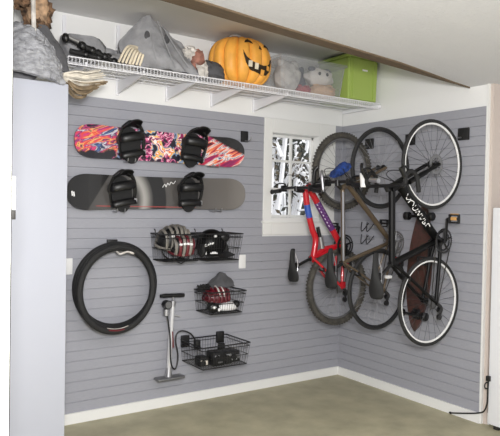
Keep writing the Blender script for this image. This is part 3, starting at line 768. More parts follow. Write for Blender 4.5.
t1, dk, W3 = make_board('snowboard', 'colourful pink, orange and purple splatter snowboard with two black bindings, hung uppermost', -1.952, 2.101, 1.475, .252, R(-.4), ['decorboard'], 'snowboards on the slat wall', lambda u, z: 0)
binding(t1, W3, -.305, 'black', R(12)); binding(t1, W3, .235, 'black', R(-6))
t2, dk2, W3b = make_board('snowboard', 'dark grey and black snowboard with two black bindings, hung below the colourful one', -1.968, 1.735, 1.54, .268, R(.7), ['darkboard'], 'snowboards on the slat wall', lambda u, z: 0)
binding(t2, W3b, -.355, 'black', R(10)); binding(t2, W3b, .225, 'black', R(2))
def strokes(bm, W, pts_list, r=.004, dy=-.003):
    for pts in pts_list: tube(bm, smooth_path([W(x, z, dy) for x, z in pts], 4), r, 5)
bm = bmn(); strokes(bm, W3b, [[(-.735, .005), (-.73, -.03)], [(-.72, .0), (-.715, -.035)]], .006); obj('logo_mark', bm, 'decal', dk2)
bm = bmn(); strokes(bm, W3b, [[(.0, .045), (.02, .07), (.03, .05), (.045, .08), (.06, .065), (.075, .09), (.095, .075), (.115, .10)]], .003); obj('logo_script', bm, 'decal', dk2)
bm = bmn(); strokes(bm, W3b, [[(-.42, .0), (-.40, .01)], [(.14, -.005), (.16, .01)], [(.15, .01), (.165, -.01)]], .004); obj('logo_mark', bm, 'redlens', dk2)
for lb, x, z in (('left wire hook under the colourful snowboard', -2.25, 1.972), ('right wire hook under the colourful snowboard', -1.50, 1.972), ('left wire hook under the dark snowboard', -2.33, 1.588), ('right wire hook under the dark snowboard', -1.47, 1.60)):
    t = thing('board_hook', lb, 'hook', (x, 0, z), 'wire hooks carrying the snowboards')
    for s in (-.03, .03):
        bm = bmn(); tube(bm, smooth_path([(x+s, 0, z-.004), (x+s, -.06, z-.006), (x+s, -.095, z-.006), (x+s, -.105, z+.02)], 5), .0045, 7); obj('wire_arm', bm, 'silver', t)

# ------------------------------------------------------------------ spare tires
TC = Vector((-2.332, 0, 1.017))
t = thing('tire_hook', 'black slat hook with pale wire loop holding the spare tires', 'hook', (-2.365, 0, 1.345))
bm = bmn(); box(bm, -2.405, -2.325, -.03, .0, 1.325, 1.37, .004); obj('plate', bm, 'black', t)
bm = bmn(); tube(bm, smooth_path([(-2.39, -.02, 1.33), (-2.39, -.19, 1.285), (-2.38, -.225, 1.275), (-2.33, -.235, 1.29), (-2.28, -.225, 1.275), (-2.275, -.15, 1.275), (-2.30, -.03, 1.32)], 6), .007, 8); obj('wire_loop', bm, 'palecloth', t)
for k, (dx, dz, y, r, yaw, lb) in enumerate(((-.004, 0, -.036, .317, 0, 'black spare bicycle tire hung closest to the grey slat wall'), (-.024, -.004, -.108, .315, R(5), 'black spare bicycle tire in the middle of the three hung tires'), (-.045, -.006, -.175, .313, R(10), 'black spare bicycle tire with red label, outermost of the three'))):
    c = Vector((TC.x+dx, y, TC.z+dz-.002))
    t = thing('spare_tire', lb, 'tire', (c[0], y, c[2]-r-.024), 'spare tires on the hook')
    mr = Matrix.Translation(c) @ Matrix.Rotation(yaw, 4, 'Z') @ Matrix.Translation(-c)
    def turned(bm): bmesh.ops.transform(bm, matrix=mr, verts=bm.verts); return bm
    bm = bmn(); ring(bm, c, r, .0245, 'y', 72, 12, .95); b = obj('tire_casing', turned(bm), 'rubber', t)
    bm = bmn(); ring(bm, c, r-.023, .005, 'y', 72, 6); obj('bead', turned(bm), 'black', b)
    if k == 2:
        bm = bmn()
        ps = [Vector((c[0]+math.cos(a)*(r-.008), y-.0225, c[2]+math.sin(a)*(r-.008))) for a in [-1.85+.43*q/12 for q in range(13)]]
        tube(bm, ps, .006, 6, flat=.5); obj('red_label', turned(bm), 'maroon', b)
        bm = bmn(); tube(bm, [Vector((c[0]+math.cos(a)*(r-.020), y-.016, c[2]+math.sin(a)*(r-.020))) for a in [-1.9+.62*q/12 for q in range(13)]], .0025, 6); obj('label_edge', turned(bm), 'palecloth', b)

# ------------------------------------------------------------------ floor pump on the wall
px, pz0, pz1 = -1.905, .255, .86; py = -.085
t = thing('floor_pump', 'silver bicycle floor pump with black T handle hung on the slat wall', 'pump', (px, py, pz0))
bm = bmn(); tube(bm, [(px, py, pz0+.02), (px+.03, py, pz1)], .019, 16); bar = obj('barrel', bm, 'pumpsilver', t)
bm = bmn(); tube(bm, [(px, py, pz0+.01), (px+.004, py, pz0+.08)], [.03, .022], 16); obj('base_collar', bm, 'silver', bar)
bm = bmn(); tube(bm, [(px+.0285, py, pz1-.03), (px+.0305, py, pz1+.012)], .024, 16); obj('collar', bm, 'silver', bar)
bm = bmn(); tube(bm, [(px+.03, py, pz1), (px+.032, py, pz1+.055)], .007, 10); obj('rod', bm, 'chrome', t)
bm = bmn(); hx = px+.025; tube(bm, smooth_path([(hx-.105, py, pz1+.058), (hx-.05, py, pz1+.058), (hx+.05, py, pz1+.055), (hx+.105, py, pz1+.052)], 5), [.014]*3+[.017]*3+[.016]*4+[.017]*3+[.016]*3, 10); obj('handle', bm, 'black', t)
bm = bmn(); box(bm, px-.115, px+.125, py-.06, py+.035, pz0-.006, pz0+.014, .008); obj('foot_plate', bm, 'rimgrey', t)
bm = bmn(); tube(bm, [(px-.03, py+.01, pz1-.01), (px-.03, py-.045, pz1-.01)], .034, 20); g = obj('gauge', bm, 'black', t)
bm = bmn(); tube(bm, [(px-.03, py-.046, pz1-.01), (px-.03, py-.049, pz1-.01)], .028, 20); obj('gauge_face', bm, 'rimgrey', g)
bm = bmn(); tube(bm, [(px-.028, py, pz1-.05), (px-.028, py, pz1-.10)], .026, 14); obj('gauge_body', bm, 'silver', g)
bm = bmn(); tube(bm, [(px+.03, py-.0, pz1-.10), (px+.09, py-.02, pz1-.115)], .005, 8); obj('valve_clip', bm, 'silver', t)
bm = bmn(); tube(bm, smooth_path([(px-.028, py-.02, pz1-.10), (px-.005, py-.03, pz0+.34), (px+.0, py-.035, pz0+.16), (px+.02, py-.04, pz0+.085), (px+.05, py-.04, pz0+.09), (px+.065, py-.035, pz0+.18), (px+.045, py-.03, pz0+.30), (px+.06, py-.03, pz0+.36), (px+.11, py-.04, pz0+.375), (px+.17, py-.06, pz0+.345), (px+.205, py-.075, pz0+.29)], 8), .0065, 8); hs = obj('hose', bm, 'black', t)
bm = bmn(); box(bm, px+.19, px+.235, py-.105, py-.06, pz0+.225, pz0+.30, .006); obj('hose_head', bm, 'black', hs)
bm = bmn(); tube(bm, [(px+.034, py-.0135, .50), (px+.022, py-.0135, .63)], .008, 8); obj('red_marking', bm, 'maroon', bar)

# ------------------------------------------------------------------ wire baskets
def basket(label, x0, x1, z0, z1, dep, tp=.025, plates=(), nx=14):
    yb = -.02; yf = -dep
    t = thing('wire_basket', label, 'basket', ((x0+x1)/2, 0, z0), 'black wire baskets on the slat wall')
    P = lambda u, v, f: Vector((x0+tp*(1-f)+(x1-x0-2*tp*(1-f))*u, yb+(yf-yb+tp*(1-f))*v, z0+(z1-z0)*f))
    bm = bmn(); tube(bm, [P(0, 0, 1), P(1, 0, 1), P(1, 1, 1), P(0, 1, 1)], .0052, 6, closed=True)
    tube(bm, [P(0, 0, .86), P(1, 0, .86), P(1, 1, .86), P(0, 1, .86)], .003, 5, closed=True); obj('rim', bm, 'blackwire', t)
    bm = bmn(); ny = max(6, int(nx*dep/(x1-x0)))
    for i in range(nx+1):
        u = i/nx; tube(bm, [P(u, 0, 1), P(u, 0, 0), P(u, 1, 0), P(u, 1, 1)], .0015, 4, cap=False)
    for j in range(ny+1):
        v = j/ny; tube(bm, [P(0, v, 1), P(0, v, 0), P(1, v, 0), P(1, v, 1)], .0015, 4, cap=False)
    tube(bm, [P(0, 0, 0), P(1, 0, 0), P(1, 1, 0), P(0, 1, 0)], .0045, 6, closed=True)
    tube(bm, [P(0, 0, .45), P(1, 0, .45), P(1, 1, .45), P(0, 1, .45)], .0028, 4, closed=True)
    obj('wire_grid', bm, 'blackwire', t)
    for u in plates:
        p = P(u, 0, 1); bm = bmn(); box(bm, p.x-.035, p.x+.035, -.03, .0, z1-.065, z1+.03, .004); obj('hanger_plate', bm, 'black', t)
    for u in ((.12, .88) if not plates else ()):
        p = P(u, 0, 1); bm = bmn(); tube(bm, [(p.x, -.004, z1+.03), (p.x, -.02, z1+.02), (p.x, -.022, z1-.02)], .005, 6); obj('hanger', bm, 'blackwire', t)
    return t
basket('black wire basket holding two vented helmets, upper left of the baskets', -2.045, -1.72, 1.205, 1.415, .275)
basket('black wire basket holding one black helmet, upper right of the baskets', -1.685, -1.335, 1.20, 1.415, .275)
basket('middle black wire basket below the helmets, holding maroon helmet and grey cap', -1.645, -1.30, .765, .945, .285)
basket('wide shallow black wire basket, lowest of all, beside the floor pump', -1.765, -1.32, .36, .535, .385, .02, (.10, .86), 17)

def vent_helmet(label, c, s, shell, ribs, rz=0, rx=0, grp='helmets in the baskets', tips=None):
    t = thing('bicycle_helmet', label, 'helmet', c, grp)
    mx = Matrix.Translation(Vector(c)) @ Euler((rx, 0, rz)).to_matrix().to_4x4()
    T = lambda p: mx @ Vector((p[0]*s[0], p[1]*s[1], p[2]*s[2]))
    bm = bmn(); bmesh.ops.create_uvsphere(bm, u_segments=28, v_segments=16, radius=1)
    for v in bm.verts:
        p = v.co*.9; p.z = max(p.z, -.22); v.co = T(p)
    b = obj('liner', bm, shell, t)
    for k in range(6):
        u = -.78+1.56*k/5; ps = []; w = math.sqrt(1-u*u)
        for q in range(13):
            a = -.12+(PI+.24)*q/12; ps.append(T((u*(1-.12*abs(math.cos(a))), -math.cos(a)*(.35+.65*w), max(-.1, math.sin(a))*(.3+.7*w))))
        bm = bmn(); tube(bm, ps, .0135, 7, flat=.7); rb = obj('vent_rib', bm, ribs if not tips or k % 2 else 'helmgrey', b)
        if tips and k in (1, 2, 3, 4):
            bm = bmn(); ball(bm, ps[3], (.015, .012, .013), 10, 7); obj('rib_tip', bm, tips, rb)
    bm = bmn(); ring(bm, (0, 0, 0), 1, .06, 'z', 36, 6)
    for v in bm.verts: p = v.co.copy(); p.z = p.z*1.2-.08; v.co = T(p)
    obj('rim_band', bm, ribs, b)
    bm = bmn()
    for q in (-1, 1): tube(bm, smooth_path([T((q*.75, -.2, -.15)), T((q*.55, -.5, -.55)), T((0, -.7, -.75))], 5), .005, 5)
    obj('strap', bm, 'black', b)
    return t
vent_helmet('grey vented bicycle helmet with pale tips at the back of the upper left basket', (-1.90, -.115, 1.335), (.15, .10, .155), 'black', 'helmgrey', R(8), R(20), tips='decal')
vent_helmet('red and white vented bicycle helmet at the front of the upper left basket', (-1.865, -.19, 1.29), (.11, .075, .125), 'black', 'maroon', R(4), R(25), tips='decal')
# black full helmet
t = thing('snow_helmet', 'glossy black helmet with white logo marks in the upper right basket', 'helmet', (-1.55, -.14, 1.21), 'helmets in the baskets')
hc = Vector((-1.56, -.145, 1.33)); bm = bmn()
ball(bm, hc, (.13, .115, .12), 32, 20, lambda d: 1 if d.z > -.3 else 1+.12*(d.z+.3)); sh = obj('shell', bm, 'blackpaint', t)
bm = bmn(); sheet(bm, [[hc+Vector((-.09, -.085, -.07)), hc+Vector((0, -.145, -.075)), hc+Vector((.10, -.10, -.055))], [hc+Vector((-.08, -.13, -.085)), hc+Vector((.03, -.19, -.10)), hc+Vector((.15, -.14, -.085))]], .012, 1, 0); obj('visor', bm, 'black', t)
for a in (-1, 1):
    bm = bmn(); ball(bm, hc+Vector((a*.105, -.03, -.045)), (.028, .055, .06), 14, 10); obj('ear_pad', bm, 'blackmat', t)
bm = bmn(); ball(bm, hc+Vector((.075, -.05, .055)), (.06, .06, .05), 14, 10); obj('vent_cover', bm, 'black', sh)
view = Vector((-.52, -.85, .07)).normalized(); rt = Vector((.85, -.52, 0))
def onh(u, w):
    v = rt*u+Vector((0, 0, w)); d = math.sqrt(max(.0, 1-u*u-w*w)); n = (rt*u+Vector((0, 0, w))+Vector((-.52, -.85, 0))*d).normalized()
    return hc+Vector((n.x*.122, n.y*.117, n.z*.117))
bm = bmn()
for ps in ([(-.28, .02), (-.38, -.03), (-.36, -.14), (-.24, -.10)], [(-.2, -.06), (-.12, .03), (-.15, -.06)], [(-.08, -.02), (-.02, .1), (-.05, -.02)], [(.02, .02), (.1, .12), (.08, .02), (.2, .14)]): tube(bm, smooth_path([onh(*p) for p in ps], 5), .0048, 5)
obj('logo_script', bm, 'decal', sh)
bm = bmn(); ball(bm, onh(.3, .56), (.016, .01, .011), 10, 7); obj('logo_dot', bm, 'decal', sh)
bm = bmn(); p = onh(.16, -.55); ball(bm, p+Vector((.0, -.012, -.01)), (.036, .014, .017), 14, 8); obj('white_vent', bm, 'decal', sh)
for k in range(2):
    bm = bmn(); ball(bm, onh(-.46+.13*k, -.66+.05*k)+Vector((-.004, -.008, 0)), (.008, .008, .015), 10, 7); obj('white_mark', bm, 'decal', sh)
# middle basket contents
vent_helmet('maroon bicycle helmet with pale stripes in the middle basket', (-1.505, -.15, .885), (.12, .09, .085), 'maroon', 'maroon', R(-10), R(15), tips=None)
t = bpy.data.objects['bicycle_helmet.002']
bm = bmn()
for q in (-.03, .012): tube(bm, smooth_path([(-1.49+q, -.235, .90), (-1.495+q, -.21, .95), (-1.49+q, -.15, .975)], 6), .009, 7)
obj('pale_stripe', bm, 'palecloth', t)
bm = bmn()
sheet(bm, [[(-1.60, -.13, .955), (-1.48, -.18, .965), (-1.32, -.14, .965)], [(-1.54, -.10, 1.0), (-1.44, -.13, 1.03), (-1.32, -.08, 1.02)], [(-1.46, -.08, 1.05), (-1.42, -.10, 1.085), (-1.34, -.06, 1.04)]], .03, 4, .012)
tag(obj('cloth_cap', bm, 'darkcloth', origin=(-1.45, -.1, .95)), 'crumpled grey cloth cap on top of the middle basket', 'cap')
bm = bmn(); lump(bm, (-1.605, -.12, .965), (.055, .05, .028), .5, 3, 6)
tag(obj('work_glove', bm, 'blackmat', origin=(-1.605, -.12, .95)), 'black glove poking over the left rim of the middle basket', 'glove')
t = thing('sports_shoe', 'white and black shoe at the bottom of the middle basket', 'shoe', (-1.43, -.22, .77))
bm = bmn(); vs = ball(bm, (-1.43, -.21, .81), (.095, .045, .04), 20, 12)
for v in vs: v.co.z = max(v.co.z, .775)
sb = obj('upper', bm, 'decal', t); bm = bmn(); ball(bm, (-1.36, -.225, .83), (.03, .035, .032), 14, 9); obj('ankle_collar', bm, 'black', sb)
bm = bmn(); box(bm, -1.52, -1.34, -.25, -.17, .77, .783, .004); obj('sole', bm, 'black', t)
t = thing('knee_pad', 'black pad with white spots at the left bottom of the middle basket', 'pad', (-1.575, -.2, .77))
bm = bmn(); lump(bm, (-1.575, -.21, .815), (.05, .05, .045), .2, 2, 8); kb = obj('pad', bm, 'black', t)
bm = bmn(); ball(bm, (-1.585, -.255, .82), (.018, .012, .012), 10, 7); ball(bm, (-1.545, -.26, .80), (.013, .01, .014), 10, 7); obj('white_spot', bm, 'decal', kb)
# low basket contents
def gadget(label, x0, x1, y0, y1, z1, parts, cat='bike light', name='bike_light'):
    t = thing(name, label, cat, ((x0+x1)/2, (y0+y1)/2, .365), 'gear in the low basket')
    bm = bmn(); box(bm, x0, x1, y0, y1, .365, z1, .010); b = obj('case', bm, 'black', t)
    bm = bmn(); tube(bm, [((x0+x1)/2-.02, y0-.012, z1-.045), ((x0+x1)/2-.02, y0+.02, z1-.045)], .024, 14); obj('lens_ring', bm, 'blackmat', b)
    for (x, z, w, h, m) in parts:
        bm = bmn(); box(bm, x-w, x+w, y0-.007, y0+.004, z-h, z+h, .002); obj('label_patch', bm, m, b)
    return t
gadget('black case with pale patch at the left end of the low basket', -1.735, -1.65, -.30, -.20, .44, [(-1.70, .40, .03, .02, 'cream')], 'case', 'gear_case')
gadget('black bike light with two silver stripes in the middle of the low basket', -1.64, -1.53, -.34, -.22, .475, [(-1.605, .445, .022, .008, 'silver'), (-1.575, .395, .02, .006, 'rimgrey')])
gadget('black bike light with one silver stripe beside the two-striped one in the low basket', -1.52, -1.455, -.33, -.21, .465, [(-1.49, .44, .022, .009, 'silver')])
gadget('black pouch with white patches at the right of the low basket', -1.445, -1.36, -.30, -.15, .455, [(-1.425, .40, .03, .012, 'decal'), (-1.385, .412, .018, .016, 'rimgrey')], 'pouch', 'gear_pouch')
t = thing('small_bracket', 'small upright black bracket standing at the back of the low basket', 'bracket', (-1.43, -.11, .365))
bm = bmn(); box(bm, -1.46, -1.40, -.13, -.10, .365, .49, .008); obj('bracket', bm, 'blackmat', t)

# ------------------------------------------------------------------ bicycles, hung upright by the front wheel from the right wall
SPK = {}
def spoke_mesh(r0, r1, m):
    k = (round(r0, 4), round(r1, 4), m)
    if k not in SPK:
        bm = bmn(); tube(bm, [(0, .022, r0), (0, 0, r1)], .0015, 4)
        me = bpy.data.meshes.new('spoke'); bm.to_mesh(me); bm.free(); me.materials.append(M[m]); SPK[k] = me
    return SPK[k]
def wheel(bike, c, ro, tr, tire, rim, spk, rimw, n=28, gear=None):
    c = Vector(c)
    bm = bmn(); rr = ro-2*tr-rimw*.5+.004
    ring(bm, c, rr, rimw*.62, 'y', 64, 8, .62 if rimw > .015 else .9)
    w = obj('wheel', bm, rim, bike, origin=c)
    bm = bmn(); ring(bm, c, ro-tr, tr, 'y', 72, 12)
    if tire == 'mudrubber':
        for k in range(72):
            a = 2*PI*k/72
            for s in (-1, 1):
                p = c+Vector((math.cos(a)*(ro-.004), s*tr*.45, math.sin(a)*(ro-.004)))
                bmesh.ops.create_cube(bm, size=1, matrix=Matrix.Translation(p) @ Matrix.Rotation(-a, 4, 'Y') @ Matrix.Diagonal((.012, .014, .012, 1)))
    obj('tire', bm, tire, w)
    bm = bmn(); tube(bm, [c+Vector((0, -.05, 0)), c+Vector((0, .05, 0))], .014, 14)
    for s in (-.03, .03): tube(bm, [c+Vector((0, s-.003, 0)), c+Vector((0, s+.003, 0))], .026, 16)
    obj('hub', bm, 'black', w)
    me = spoke_mesh(.022, rr-.004, spk)
    for k in range(n):
        o = bpy.data.objects.new('spoke', me); COL.objects.link(o); o.parent = w
        o.rotation_euler = (0, 2*PI*k/n+(.06 if k % 2 else -.06), PI if k % 2 else 0)
    if gear == 'disc':
        bm = bmn(); ring(bm, c+Vector((0, -.032, 0)), .062, .014, 'y', 40, 6, .12)
        for k in range(5):
            a = 2*PI*k/5; tube(bm, [c+Vector((0, -.032, 0)), c+Vector((math.cos(a)*.055, -.032, math.sin(a)*.055))], .004, 5)
        obj('disc_rotor', bm, 'rimgrey', w)
    if gear == 'cassette':
        bm = bmn()
        for k in range(7): tube(bm, [c+Vector((0, -.036-.0045*k, 0)), c+Vector((0, -.038-.0045*k, 0))], .052-.0048*k, 24)
        obj('cassette', bm, 'rimgrey', w)
    return w
def saddle(bike, c, L, m='black', yaw=0, wd=1.0, tilt=.0):
    # c: centre; nose points up (+z), top faces out (-x)
    c = Vector(c); prof = [(-.5, .040, .004), (-.46, .066, .004), (-.34, .078, .0), (-.2, .068, -.004), (-.06, .040, -.008), (.1, .025, -.008), (.3, .020, -.006), (.45, .016, -.002), (.5, .007, .006)]
    bm = bmn(); rings_ = []
    for tt, w, lift in prof:
        w *= wd; sec = []
        for k in range(14):
            a = 2*PI*k/14; u = math.cos(a); v = math.sin(a)
            xo = -.018*max(v, -.25)**1 + .02*abs(u)**2.2
            p = Vector((xo+lift, u*w, tt*L)); p.x += tilt*tt*L
            p = Matrix.Rotation(yaw, 3, 'X') @ p
            sec.append(bm.verts.new(c+p))
        rings_.append(sec)
    for A, B in zip(rings_, rings_[1:]):
        for k in range(14): bm.faces.new((A[k], A[(k+1) % 14], B[(k+1) % 14], B[k]))
    bm.faces.new(rings_[0]); bm.faces.new(rings_[-1][::-1])
    s = obj('saddle', bm, m, bike, sub=1)
    bm = bmn()
    for q in (-.018, .018): tube(bm, smooth_path([c+Vector((.02, q*1.6, -.36*L)), c+Vector((.045, q, -.15*L)), c+Vector((.045, q, .1*L)), c+Vector((.02, q*.5, .38*L))], 5), .0036, 6)
    obj('saddle_rails', bm, 'silver', s)
    return s
def crankset(bike, bb, yc, ang, arm=.17, cr=.088, m='black', pedal_m='amber', rings=2):
    bm = bmn()
    for k in range(rings):
        y = yc-.05-.008*k; r = cr-.014*k*0 if k == rings-1 else cr*.8
        ring(bm, (bb.x, y, bb.z), r, .007, 'y', 44, 6, .35)
        for q in range(5):
            a = 2*PI*q/5+.3; tube(bm, [(bb.x, y, bb.z), (bb.x+math.cos(a)*r, y, bb.z+math.sin(a)*r)], .007, 6, flat=.5)
        for q in range(36):
            a = 2*PI*q/36; p = Vector((bb.x+math.cos(a)*(r+.007), y, bb.z+math.sin(a)*(r+.007)))
            bmesh.ops.create_cube(bm, size=1, matrix=Matrix.Translation(p) @ Matrix.Diagonal((.005, .003, .005, 1)))
    tube(bm, [(bb.x, yc-.07, bb.z), (bb.x, yc+.06, bb.z)], .019, 14)
    cs = obj('crankset', bm, m, bike)
    for s in (1, -1):
        a = ang if s == 1 else ang+PI; y = yc-s*.075
        d = Vector((math.cos(a), 0, math.sin(a)))
        e_ = Vector((bb.x, y-s*.012, bb.z))+d*arm
        bm = bmn(); tube(bm, [Vector((bb.x, y, bb.z)), Vector((bb.x, y-s*.006, bb.z))+d*arm*.5, e_], [.017, .013, .014], 10, flat=.6); obj('crank_arm', bm, m if m != 'black' else 'blackpaint', cs)
        pc = e_+Vector((0, -s*.065, 0)); bm = bmn()
        tube(bm, [e_, pc+Vector((0, -s*.045, 0))], .008, 8)
        box(bm, pc.x-.012, pc.x+.012, pc.y-.045, pc.y+.045, pc.z+.022, pc.z+.034, .003); box(bm, pc.x-.012, pc.x+.012, pc.y-.045, pc.y+.045, pc.z-.034, pc.z-.022, .003)
        for q in (-.04, .04): box(bm, pc.x-.011, pc.x+.011, pc.y+q-.006, pc.y+q+.006, pc.z-.03, pc.z+.03, .002)
        pd = obj('pedal', bm, 'blackmat', cs)
        if s == 1:
            bm = bmn(); box(bm, pc.x-.018, pc.x-.011, pc.y-.03, pc.y+.02, pc.z-.012, pc.z+.014, .002); box(bm, pc.x-.011, pc.x+.009, pc.y-.035, pc.y+.03, pc.z+.034, pc.z+.039, .001); obj('reflector', bm, pedal_m, pd)
    return cs
def chain(bike, bb, hub, yc, cr=.088, hr=.04):
    y = yc-.056; d = (hub-bb).normalized(); n = Vector((-d.z, 0, d.x)); n.y = 0
    n = Vector((d.z, 0, -d.x))
    A = Vector((bb.x, y, bb.z)); H = Vector((hub.x, y+.006, hub.z))
    bm = bmn()
    for s in (-1, 1): tube(bm, [A+n*s*cr, H+n*s*hr+(Vector((.0, 0, -.06)) if s == 1 else Vector((0, 0, 0)))], .004, 5)
    obj('chain', bm, 'dark', bike)
def derailleur(bike, hub, yc, m='black'):
    bm = bmn(); y = yc-.07
    tube(bm, smooth_path([(hub.x+.01, y, hub.z-.01), (hub.x+.03, y-.02, hub.z-.04), (hub.x+.02, y-.015, hub.z-.08)], 5), .013, 8)
    for q in (-.055, -.11):
        tube(bm, [(hub.x+.028, y+.006, hub.z+q), (hub.x+.028, y-.012, hub.z+q)], .022, 14)
    box(bm, hub.x+.015, hub.x+.04, y-.014, y-.008, hub.z-.12, hub.z-.05, .003)
    obj('derailleur', bm, m, bike)
def build_bike(name, label, yc, F, H, BB, SC, HT, HB, paint, tire, tr, ro, rim, rimw, spk, rt, sad, sadlen, ang, bar, gearF, fork_m, frame_r=1.0, extra=None, pedal_m='amber', crank_m='black', tmid=None, seat_yaw=0, sad_m='blackmat', fork_r=.017):
    V3 = lambda p, dy=0: Vector((p[0], yc+dy, p[1]))
    f, h, bb, sc, ht, hb = V3(F), V3(H), V3(BB), V3(SC), V3(HT), V3(HB)
    t = thing(name, label, 'bicycle', (h.x, yc, h.z-ro), 'bicycles hung on the right wall')
    bm = bmn(); fr = frame_r
    tube(bm, [hb, ht], .024*fr, 14)
    tube(bm, [hb.lerp(ht, .22), bb], [.023*fr, .023*fr], 14)
    if tmid is None: tube(bm, [hb.lerp(ht, .8), sc], .018*fr, 12)
    else: tube(bm, smooth_path([hb.lerp(ht, .75)]+[V3(q) for q in tmid]+[sc.lerp(bb, .05)], 6), .022*fr, 12)
    tube(bm, [bb, sc+(sc-bb).normalized()*.02], .0175*fr, 12)
    tube(bm, [bb+Vector((0, -.04, 0)), bb+Vector((0, .04, 0))], .024, 14)
    for s in (-1, 1):
        tube(bm, smooth_path([bb+Vector((0, s*.022, 0)), bb.lerp(h, .3)+Vector((0, s*.042, 0)), h+Vector((0, s*.064, 0))], 5), .0105*fr, 10)
        tube(bm, smooth_path([sc+Vector((0, s*.012, 0)), sc.lerp(h, .3)+Vector((0, s*.04, 0)), h+Vector((0, s*.064, 0))], 5), .009*fr, 10)
        tube(bm, [h+Vector((0, s*.054, 0)), h+Vector((0, s*.072, 0))], .018, 10)
    frm = obj('frame', bm, paint, t)
    ax = (hb-ht).normalized()
    crown = hb+ax*.02
    bm = bmn(); tube(bm, [hb, crown], .022, 12); tube(bm, [crown+Vector((0, -.06, 0)), crown+Vector((0, .06, 0))], .018, 10)
    for s in (-1, 1):
        tube(bm, smooth_path([crown+Vector((0, s*.058, 0)), crown.lerp(f, .5)+Vector((0, s*.06, 0)), f+Vector((0, s*.06, 0))], 5), [fork_r]*6+[fork_r*.75]*5, 10)
    obj('fork', bm, fork_m, t)
    wf = wheel(t, f, ro, tr, tire, rim, spk, rimw, gear=gearF); wr = wheel(t, h, ro, tr, tire, rim, spk, rimw, gear='cassette')
    # seat post and saddle
    sd = Vector((sad[0], yc, sad[1])); bm = bmn()
    tube(bm, [sc, sd+Vector((.05, 0, -.01))], .0135, 10); box(bm, sd.x+.035, sd.x+.065, yc-.02, yc+.02, sd.z-.03, sd.z+.02, .005); obj('seatpost', bm, 'black', t)
    bm = bmn(); ring(bm, sc+(sc-bb).normalized()*.02, .019, .006, 'x', 18, 6); obj('seat_clamp', bm, 'black', frm)
    saddle(t, sd, sadlen, sad_m, seat_yaw)
    crankset(t, bb, yc, ang, pedal_m=pedal_m, m=crank_m); chain(t, bb, h, yc); derailleur(t, h, yc)
    # rim brake bodies
    bm = bmn()
    p = sc.lerp(h, .33)
    for s in (-1, 1): tube(bm, [p+Vector((-.01, s*.05, 0)), p+Vector((.03, s*.035, -.03))], .01, 8)
    tube(bm, [p+Vector((.03, -.037, -.03)), p+Vector((.04, 0, -.035)), p+Vector((.03, .037, -.03))], .006, 8)
    obj('rear_brake', bm, 'black', t)
    bar(t, yc, ht)
    return t, frm, dict(f=f, h=h, bb=bb, sc=sc, ht=ht, hb=hb)
def flat_bar(half, zc, xc, grip='black', ends=None, bar_m='black', sweep=.0, levers=True):
    def go(t, yc, ht):
        bm = bmn(); tube(bm, [ht+Vector((.0, 0, 0)), Vector((xc, yc, zc-.02))], .018, 12); tube(bm, [Vector((xc, yc, zc-.03)), Vector((xc, yc, zc+.015))], .02, 12)
        tube(bm, smooth_path([(xc, yc+half, zc-.03), (xc, yc+half*.35, zc), (xc, yc, zc), (xc, yc-half*.35, zc), (xc, yc-half, zc-.03)], 6), .0125, 10)
        hb_ = obj('handlebar', bm, bar_m, t)
        for s in (-1, 1):
            bm = bmn(); tube(bm, [(xc, yc+s*(half-.12), zc-.022), (xc, yc+s*(half+.002), zc-.030)], .0185, 12); ball(bm, (xc, yc+s*half, zc-.03), (.023, .012, .023), 12, 8); obj('grip', bm, grip, hb_)
            if levers:
                bm = bmn(); tube(bm, smooth_path([(xc+.01, yc+s*(half-.17), zc-.01), (xc+.03, yc+s*(half-.15), zc+.035), (xc+.035, yc+s*(half-.06), zc+.045), (xc+.03, yc+s*(half-.01), zc+.03)], 5), .0065, 8); box(bm, xc-.014, xc+.03, yc+s*(half-.16)-.02, yc+s*(half-.16)+.02, zc-.03, zc+.025, .006); obj('brake_lever', bm, 'black', hb_)
            if ends and ends[s]:
                bm = bmn(); tube(bm, smooth_path([(xc, yc+s*half, zc-.035), (xc-.005, yc+s*half, zc+.02), (xc-.008, yc+s*(half-.012), zc+.10), (xc+.01, yc+s*(half-.03), zc+.13)], 5), [.015]*6+[.017]*10 if s == 1 else [.013]*16, 10); obj('bar_end', bm, ends[s] if ends[s] != 'decal' else 'black', hb_)
                if ends[s] == 'decal':
                    bm = bmn(); tube(bm, [(xc-.006, yc+s*(half+.01), zc-.045), (xc-.008, yc+s*(half+.008), zc+.06)], [.025, .030], 12); obj('white_grip', bm, 'decal', hb_)
        bm = bmn()
        tube(bm, smooth_path([(xc+.01, yc+half-.17, zc), (xc-.05, yc+.1, zc+.10), (xc+.02, yc+.02, zc+.10), (xc+.14, yc, zc+.03)], 7), .003, 5)
        tube(bm, smooth_path([(xc+.01, yc-half+.17, zc), (xc-.05, yc-.12, zc+.09), (xc+.02, yc-.03, zc+.11), (xc+.14, yc-.02, zc+.02)], 7), .003, 5)
        obj('cable', bm, 'black', hb_)
    return go
